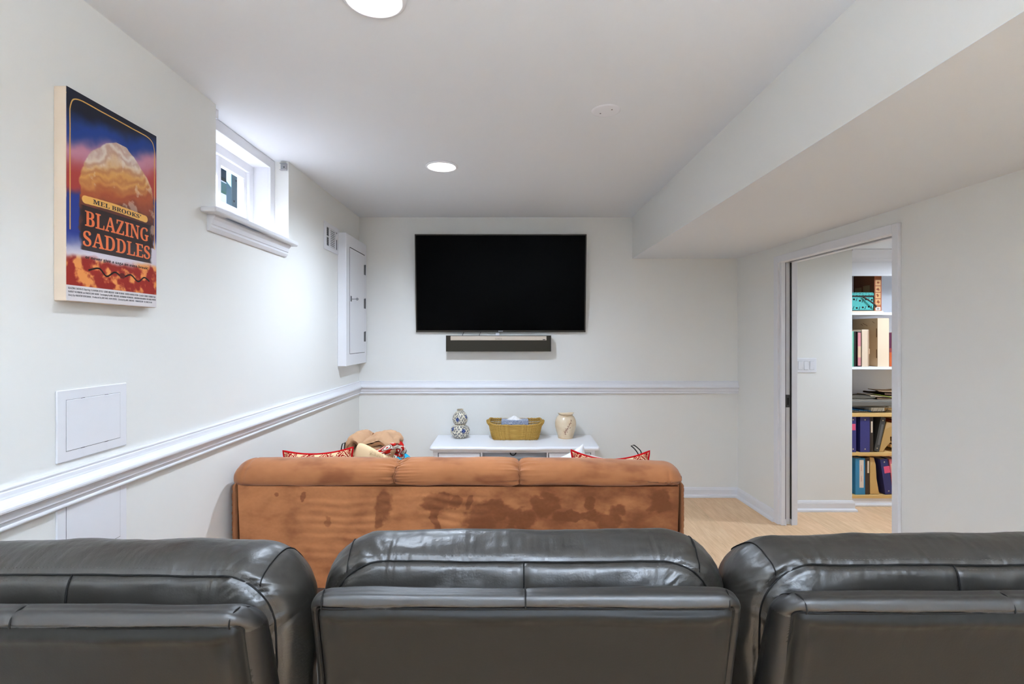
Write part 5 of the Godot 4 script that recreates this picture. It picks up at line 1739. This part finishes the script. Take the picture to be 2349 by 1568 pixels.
func top_shelf(y: float) -> void:
	# flat cream board under everything
	box_thing("flat_carton", "flat cream carton lying under the sewing basket on the top hall shelf", "carton", Vector3(0.26, 0.013, 0.30), P(2.91, y, 4.30), mat(c8(232, 214, 190), 0.8))
	# game box on end: brown broad side, orange spine with four pictures
	var g := thing("game_box", "brown and orange game box standing on end behind the sewing basket", "game box", P(3.017, y + 0.013, 4.31))
	part("box", MB.new().rbox(Vector3(0.060, 0.315, 0.255), 0.002, T(Vector3(0, 0.1575, 0))), mat(c8(120, 62, 26), 0.55), g)
	var im := Image.create(64, 320, false, Image.FORMAT_RGB8)
	im.fill(c8(176, 92, 40))
	for k in 4:
		im.fill_rect(Rect2i(10, 60 + k * 54, 44, 46), c8(238, 206, 158))
		im.fill_rect(Rect2i(12, 62 + k * 54, 40, 42), c8(226, 172, 108))
		for q in 4:
			dot(im, 32 + rng.randf_range(-9, 9), 82 + k * 54 + rng.randf_range(-8, 8), 7, c8(156, 76, 28))
	im.fill_rect(Rect2i(10, 288, 44, 28), c8(232, 222, 210))
	for k in 8:
		im.fill_rect(Rect2i(20 + k * 3, 294, 1 + k % 2, 16), c8(60, 50, 46))
	for k in 3:
		im.fill_rect(Rect2i(12, 274 + k * 4, 38, 1), c8(226, 180, 140))
	part("printed_spine", MB.new().rbox(Vector3(0.058, 0.312, 0.001), 0.0004, T(Vector3(0, 0.1575, 0.1278))), textured(im, 0.5), g)
	for q in [[0.035, 0.17], [-0.065, 0.16]]:
		part("printed_panel", MB.new().rbox(Vector3(0.001, 0.095, 0.082), 0.0004, T(Vector3(-0.0302, q[1], q[0]))), mat(c8(150, 112, 74), 0.6), g)
	# sewing basket
	var s := thing("sewing_basket", "turquoise fabric sewing basket with black trim and handle on the top hall shelf", "sewing basket", P(2.855, y + 0.013, 4.245))
	var fi := Image.create(160, 96, false, Image.FORMAT_RGB8)
	for yy in 96:
		for xx in 160:
			fi.set_pixel(xx, yy, c8(74, 178, 172) if (xx / 5 + yy / 5) % 2 == 0 else c8(120, 204, 196))
	for k in 9:
		var p := Vector2(12 + (k % 5) * 34 + (k / 5) * 16, 24 + (k / 5) * 46 + rng.randf_range(-6, 6))
		dot(fi, p.x, p.y, 6.0, c8(46, 34, 28))
		stroke(fi, PackedVector2Array([p + Vector2(12, 10), p + Vector2(18, -8)]), 1.6, 1.2, c8(40, 34, 30))
	var fm := textured(fi, 0.85, 0.2)
	part("basket_body", MB.new().rbox(Vector3(0.230, 0.118, 0.165), 0.012, T(Vector3(0, 0.059, 0)), 3), fm, s)
	part("lid", MB.new().rbox(Vector3(0.236, 0.032, 0.170), 0.012, T(Vector3(0, 0.136, 0)), 3), fm, s)
	part("lid_trim", MB.new().rbox(Vector3(0.238, 0.012, 0.172), 0.005, T(Vector3(0, 0.120, 0))), mat(c8(52, 44, 36), 0.8), s)
	part("base_trim", MB.new().rbox(Vector3(0.234, 0.008, 0.168), 0.004, T(Vector3(0, 0.004, 0))), mat(c8(52, 44, 36), 0.8), s)
	part("handle", MB.new().tube(path3(PackedVector3Array([Vector3(0.016, 0.112, 0.092), Vector3(0.030, 0.104, 0.100), Vector3(0.075, 0.070, 0.112), Vector3(0.108, 0.040, 0.112), Vector3(0.112, 0.030, 0.104)]), 8), 0.0062, 10), mat(c8(60, 46, 36), 0.5), s)
	# tall tin behind it, a slim green book at the right
	var t := thing("tall_tin", "tall grey tin with red and blue stripe behind the sewing basket", "tin", P(2.887, y + 0.013, 4.385))
	part("tin_body", MB.new().rbox(Vector3(0.085, 0.312, 0.06), 0.008, T(Vector3(0, 0.156, 0)), 3), mat(c8(138, 132, 128), 0.35, 0.5, 0.4), t)
	part("red_stripe", MB.new().rbox(Vector3(0.010, 0.308, 0.001), 0.0004, T(Vector3(0.030, 0.156, 0.0302))), mat(c8(206, 88, 58), 0.5), t)
	part("blue_stripe", MB.new().rbox(Vector3(0.006, 0.308, 0.001), 0.0004, T(Vector3(0.022, 0.156, 0.0302))), mat(c8(60, 96, 150), 0.5), t)
	for k in 3:
		part("band", MB.new().rbox(Vector3(0.040, 0.004, 0.001), 0.0004, T(Vector3(-0.010, 0.155 + 0.022 * k, 0.0303))), mat(c8(226, 206, 168), 0.5), t)
	book("slim_book", "slim dark green book leaning behind the game box on the top hall shelf", 3.058, y, 4.25, 0.010, 0.085, 0.2, c8(70, 104, 82), 0.0)


func book(called: String, label: String, x: float, y: float, d: float, w: float, h: float, dp: float, col: Color, lean: float, bands := [], group := "", cat := "book") -> Node3D:   # (x, y, d) is the foot of the spine
	var o := thing(called, label, cat, P(x, y, d), 0.0, group)
	var xf := T(Vector3.ZERO, Vector3(0, 0, lean))
	part("cover", MB.new().rbox(Vector3(w, h, dp), minf(0.003, w * 0.3), xf * T(Vector3(0, h / 2, -dp / 2))), mat(col, 0.5, 0.4), o)
	part("pages", MB.new().rbox(Vector3(maxf(0.002, w - 0.004), 0.002, dp - 0.01), 0.0005, xf * T(Vector3(0, h + 0.0003, -dp / 2))), M.paper, o)
	var z := 0.0002
	for b in bands:   # [height fraction, size fraction, colour, width fraction]
		z += 0.0004
		part("spine_band", MB.new().rbox(Vector3(w * float(b[3]), h * float(b[1]), 0.0010), 0.0004, xf * T(Vector3(0, h * float(b[0]), z))), mat(b[2], 0.55), o)
	return o


func second_shelf(y: float) -> void:
	book("green_book", "tall green book at the left end of the second hall shelf", 2.789, y, 4.155, 0.026, 0.288, 0.22, c8(92, 168, 138), 0.0, [[0.5, 0.98, c8(132, 190, 160), 0.3]])
	book("black_book", "thin black book between the green and the pink spines on the second hall shelf", 2.813, y, 4.158, 0.017, 0.287, 0.22, c8(44, 38, 34), 0.0)
	book("pink_book", "black book with a pink and buff spine on the second hall shelf", 2.843, y, 4.152, 0.033, 0.287, 0.22, c8(50, 34, 32), 0.0, [[0.5, 0.94, c8(214, 138, 140), 0.72], [0.42, 0.32, c8(222, 184, 150), 0.74]])
	var f := book("cream_folder", "thick cream box folder beside the pink spine on the second hall shelf", 2.892, y, 4.150, 0.058, 0.300, 0.23, c8(226, 202, 174), 0.0, [], "", "folder")
	part("flap_edge", MB.new().rbox(Vector3(0.005, 0.296, 0.002), 0.0008, T(Vector3(0.022, 0.15, 0.0005))), mat(c8(176, 140, 108), 0.7), f)
	part("clasp", MB.new().rbox(Vector3(0.010, 0.042, 0.006), 0.002, T(Vector3(0.030, 0.125, -0.002))), mat(c8(206, 172, 138), 0.6), f)
	var c := thing("cardboard_box", "large tan cardboard box standing on the second hall shelf", "cardboard box", P(3.040, y, 4.305))
	part("carton", MB.new().rbox(Vector3(0.094, 0.395, 0.30), 0.003, T(Vector3(0, 0.1975, 0))), mat(c8(206, 176, 138), 0.85, 0.25), c)
	part("front_flap", MB.new().rbox(Vector3(0.093, 0.394, 0.002), 0.0008, T(Vector3(0.0005, 0.1975, 0.1503))), mat(c8(232, 208, 178), 0.85, 0.25), c)
	for q in [0.275, 0.105]:
		part("tab_slot", MB.new().rbox(Vector3(0.002, 0.072, 0.010), 0.0006, T(Vector3(-0.0465, q, 0.141))), mat(c8(120, 84, 48), 0.9), c)
	for q in [[0.340, 0.02], [0.352, -0.01], [0.345, -0.035], [0.362, 0.105]]:
		part("scribble", MB.new().rbox(Vector3(0.0008, 0.004, 0.030), 0.0003, T(Vector3(-0.0472, q[0], q[1]), Vector3(0.5, 0, 0))), mat(c8(128, 96, 64), 0.9), c)
	book("purple_book", "purple to orange book right of the cardboard box on the second hall shelf", 3.102, y, 4.158, 0.020, 0.278, 0.2, c8(96, 40, 66), 0.0, [[0.22, 0.42, c8(206, 96, 44), 0.94], [0.48, 0.12, c8(150, 60, 56), 0.94]])
	book("photo_book", "book with a warm photograph on its spine at the right of the second hall shelf", 3.133, y, 4.150, 0.036, 0.280, 0.2, c8(222, 180, 128), 0.0, [[0.20, 0.38, c8(230, 140, 66), 0.96], [0.50, 0.22, c8(190, 128, 104), 0.96], [0.58, 0.26, c8(80, 64, 96), 0.4]])


func third_shelf(y: float) -> void:
	var wire := mat(c8(30, 30, 32), 0.4, 0.5, 0.5)
	# wire tray with papers
	var t := thing("wire_tray", "black wire letter tray holding papers on the third hall shelf", "letter tray", P(2.93, y, 4.30))
	var b := MB.new()
	for k in 9:
		var x := -0.15 + k * 0.0375
		b.tube(PackedVector3Array([Vector3(x * 1.05, 0.052, 0.14), Vector3(x, 0.010, 0.12), Vector3(x, 0.008, -0.12), Vector3(x * 1.05, 0.052, -0.14)]), 0.0016, 6)
	for q in [[0.052, 0.158, 0.140], [0.010, 0.150, 0.120]]:
		b.tube(PackedVector3Array([Vector3(-q[1], q[0], q[2]), Vector3(q[1], q[0], q[2]), Vector3(q[1], q[0], -q[2]), Vector3(-q[1], q[0], -q[2])]), 0.0024, 6, true)
	part("wire_frame", b, wire, t)
	var bl := part("blue_sheet", MB.new().rbox(Vector3(0.17, 0.006, 0.21), 0.001, T(Vector3(-0.04, 0.020, 0.0), Vector3(0, 0, -0.10))), mat(c8(38, 140, 212), 0.6), t)
	tag(bl, "", "")
	bl.remove_meta("label")
	bl.remove_meta("category")
	part("white_sheets", MB.new().rbox(Vector3(0.11, 0.030, 0.21), 0.002, T(Vector3(0.095, 0.028, 0.0))), M.paper, t)
	part("cream_sheet", MB.new().rbox(Vector3(0.28, 0.004, 0.21), 0.001, T(Vector3(0.0, 0.013, 0.0))), mat(c8(222, 206, 184), 0.8), t)
	# flat grey case across the tray
	var g := thing("grey_case", "flat grey plastic case lying on the wire tray", "case", P(3.02, y + 0.0545, 4.30))
	part("case_body", MB.new().rbox(Vector3(0.46, 0.046, 0.27), 0.010, T(Vector3(0, 0.023, 0)), 3), mat(c8(112, 107, 98), 0.5), g)
	part("case_lid", MB.new().rbox(Vector3(0.45, 0.010, 0.26), 0.005, T(Vector3(0, 0.050, 0))), mat(c8(150, 142, 130), 0.5), g)
	# loose folders and papers on it
	var base := y + 0.0545 + 0.055
	var names := [["olive_folder", "dark olive folder lying on the left of the grey case", 2.872, 0.26, 0.022, c8(92, 86, 74), 0.0, 0.0, "folder"], ["brown_envelope", "brown envelope fanned on the grey case, lowest of the loose papers", 3.11, 0.25, 0.010, c8(126, 96, 70), 0.16, 0.0, "envelope"], ["paper_pad", "cream paper pad fanned on the grey case above the brown envelope", 3.09, 0.22, 0.008, c8(206, 184, 152), -0.10, 0.018, "paper pad"], ["dark_magazine", "dark brown magazine on top of the loose papers at the right", 3.14, 0.20, 0.016, c8(92, 64, 44), 0.22, 0.034, "magazine"], ["tan_magazine", "topmost tan magazine with a curled edge on the loose papers", 3.15, 0.17, 0.006, c8(164, 132, 98), -0.25, 0.058, "magazine"]]
	for q in names:
		var n := fnoise(8.0, 2, 95)
		var k := thing(q[0], q[1], q[8], P(q[2], base + q[7], 4.29), q[6])
		var w: float = q[3]
		var th: float = q[4]
		part("sheet_stack", MB.new().grid(28, 20, func(u, t):
			var a: float = u * TAU
			var c := Vector2(signf(cos(a)) * pow(absf(cos(a)), 0.2), signf(sin(a)) * pow(absf(sin(a)), 0.3))
			var x: float = (t - 0.5) * w
			return Vector3(x, th / 2 + c.y * th / 2 + 0.006 * pow(absf(t - 0.5) * 2.0, 3.0), c.x * 0.10), true, false), mat(q[5], 0.75), k)
	var pc := thing("pencil", "lime green pencil lying slantwise over the papers on the grey case", "pencil", P(3.05, base + 0.034, 4.175))
	part("barrel", MB.new().tube(PackedVector3Array([Vector3(-0.075, 0.014, -0.02), Vector3(0.10, -0.020, 0.012)]), 0.0034, 6), mat(c8(176, 196, 40), 0.4), pc)


func binder(label: String, x: float, y: float, d: float, w: float, h: float, dp: float, col: Color, lean: float, lab := [], rivets := true, group := "") -> Node3D:
	var o := thing("ring_binder", label, "binder", P(x, y + absf(sin(lean)) * w / 2, d), 0.0, group)
	var xf := T(Vector3.ZERO, Vector3(0, 0, lean))
	var m := mat(col, 0.45, 0.45)
	part("spine", MB.new().rbox(Vector3(w, h, 0.005), 0.0022, xf * T(Vector3(0, h / 2, -0.0025))), m, o)
	for s in [-1.0, 1.0]:
		part("cover", MB.new().rbox(Vector3(0.004, h, dp), 0.0015, xf * T(Vector3(s * (w / 2 - 0.002), h / 2, -dp / 2 - 0.002))), m, o)
	part("pages", MB.new().rbox(Vector3(w - 0.010, h - 0.020, dp - 0.02), 0.001, xf * T(Vector3(0, h / 2 + 0.002, -dp / 2 - 0.004))), M.paper, o)
	if lab.size():
		part("spine_label", MB.new().rbox(Vector3(lab[2], lab[3], 0.001), 0.0004, xf * T(Vector3(lab[0], lab[1], 0.0004))), mat(lab[4], 0.6), o)
	if rivets:
		for yy in [0.026, h - 0.026]:
			part("rivet", MB.new().lathe(PackedVector2Array([Vector2(0, 0.0016), Vector2(0.0045, 0.0012), Vector2(0.0055, 0), Vector2(0.0, 0)]), 16), mat(c8(226, 214, 190), 0.3, 0.5, 0.5), o, xf * T(Vector3(0, yy, 0.0002), Vector3(PI / 2, 0, 0)))
	return o


func manila(called: String, label: String, poly: PackedVector2Array, at: Vector3, dp: float, col: Color) -> void:
	var o := thing(called, label, "envelope", at)
	part("folded_paper", MB.new().prism(poly, T(Vector3(0, 0, -dp)), dp), mat(col, 0.75, 0.3), o)
	part("flap", MB.new().prism(PackedVector2Array([poly[0] + Vector2(0.003, -0.004), poly[1] + Vector2(-0.003, -0.004), poly[1].lerp(poly[2], 0.3) + Vector2(-0.004, 0), poly[0].lerp(poly[poly.size() - 1], 0.25) + Vector2(0.004, 0)]), T(Vector3(0, 0, 0.0005)), 0.001), mat(col.lightened(0.12), 0.75, 0.3), o)


func binder_shelves() -> void:
	var navy := c8(62, 62, 124)
	var d := 4.150
	var y := 0.4352
	var hot := c8(240, 92, 128)
	binder("navy ring binder with a bright pink label, leftmost on the upper pine shelf", 2.792, y, d, 0.050, 0.290, 0.25, navy, 0.0, [-0.002, 0.205, 0.042, 0.052, hot])
	binder("plain navy ring binder beside the pink-labelled one on the upper pine binder shelf", 2.889, y, d, 0.078, 0.290, 0.25, navy, 0.0)
	binder("thin black binder with a white label, upright on the upper pine binder shelf", 2.945, y, d + 0.004, 0.028, 0.288, 0.25, c8(62, 50, 40), 0.0, [0.001, 0.205, 0.013, 0.092, c8(236, 216, 190)], false)
	binder("dark grey ring binder leaning right on the upper pine binder shelf", 2.985, y + 0.002, d + 0.004, 0.042, 0.283, 0.25, c8(72, 70, 66), -0.205, [0.004, 0.14, 0.018, 0.17, c8(104, 102, 98)])
	manila("tan_envelope", "crumpled tan envelope leaning beside the dark grey binder", PackedVector2Array([Vector2(0.072, 0.246), Vector2(0.130, 0.236), Vector2(0.118, 0.166), Vector2(0.100, 0.116), Vector2(0.104, 0.080), Vector2(0.058, 0.030), Vector2(0.044, 0.003), Vector2(0.012, 0.004)]), P(2.999, y, d + 0.010), 0.20, c8(204, 164, 104))
	for k in 9:
		var yy := y + 0.004 + k * 0.0285
		var o := thing("stacked_envelope", ["lowest", "second lowest", "third from the bottom", "fourth from the bottom", "middle", "fourth from the top", "third from the top", "second from the top", "topmost"][k] + " envelope in the slanting tan stack beside the binders", "envelope", P(3.232, yy + 0.018, 4.30), 0.0, "slanting stack of tan envelopes")
		part("folded_paper", MB.new().rbox(Vector3(0.22, 0.020 if k % 3 else 0.025, 0.26), 0.004, T(Vector3(-0.01 + 0.006 * (k % 3), 0.011, 0), Vector3(0, 0, -0.13 - 0.02 * (k % 2)))), mat([c8(210, 166, 100), c8(222, 180, 116), c8(196, 150, 88)][k % 3] if k != 7 else c8(176, 76, 30), 0.75, 0.3), o)
	y = 0.0902
	var bb := binder("blue ring binder with a tall white handwritten label on the lowest pine shelf", 2.850, y, d, 0.080, 0.296, 0.25, c8(62, 142, 184), 0.0, [0.010, 0.170, 0.034, 0.226, c8(240, 220, 200)], false)
	for q in [[0.215, "County"], [0.130, "County"]]:
		letters(bb, "lettering", q[1], "Droid Sans", false, 0.011, 0.045, Vector3(0.008, q[0], 0.0012), Vector3(0, 0, -PI / 2), mat(c8(196, 72, 60), 0.6), 0.0003)
	binder("slim dark brown binder with a white label beside the blue binder", 2.910, y, d + 0.003, 0.034, 0.300, 0.25, c8(72, 50, 34), 0.0, [0.006, 0.225, 0.014, 0.098, c8(236, 212, 180)], false)
	manila("manila_folder", "manila folder standing open between the brown and the leaning navy binder", PackedVector2Array([Vector2(0.002, 0.302), Vector2(0.034, 0.300), Vector2(0.050, 0.240), Vector2(0.056, 0.130), Vector2(0.078, 0.004), Vector2(0.004, 0.004)]), P(2.930, y, d + 0.006), 0.22, c8(218, 176, 110))
	binder("navy ring binder with a pink square note leaning left on the lowest pine shelf", 3.085, y, d, 0.062, 0.290, 0.25, c8(54, 56, 112), 0.150, [0.012, 0.200, 0.048, 0.056, hot])
	binder("pink ring binder with a cream label leaning beside the navy one", 3.150, y, d + 0.004, 0.058, 0.288, 0.25, c8(226, 122, 134), 0.120, [-0.010, 0.205, 0.022, 0.092, c8(244, 206, 178)], false)
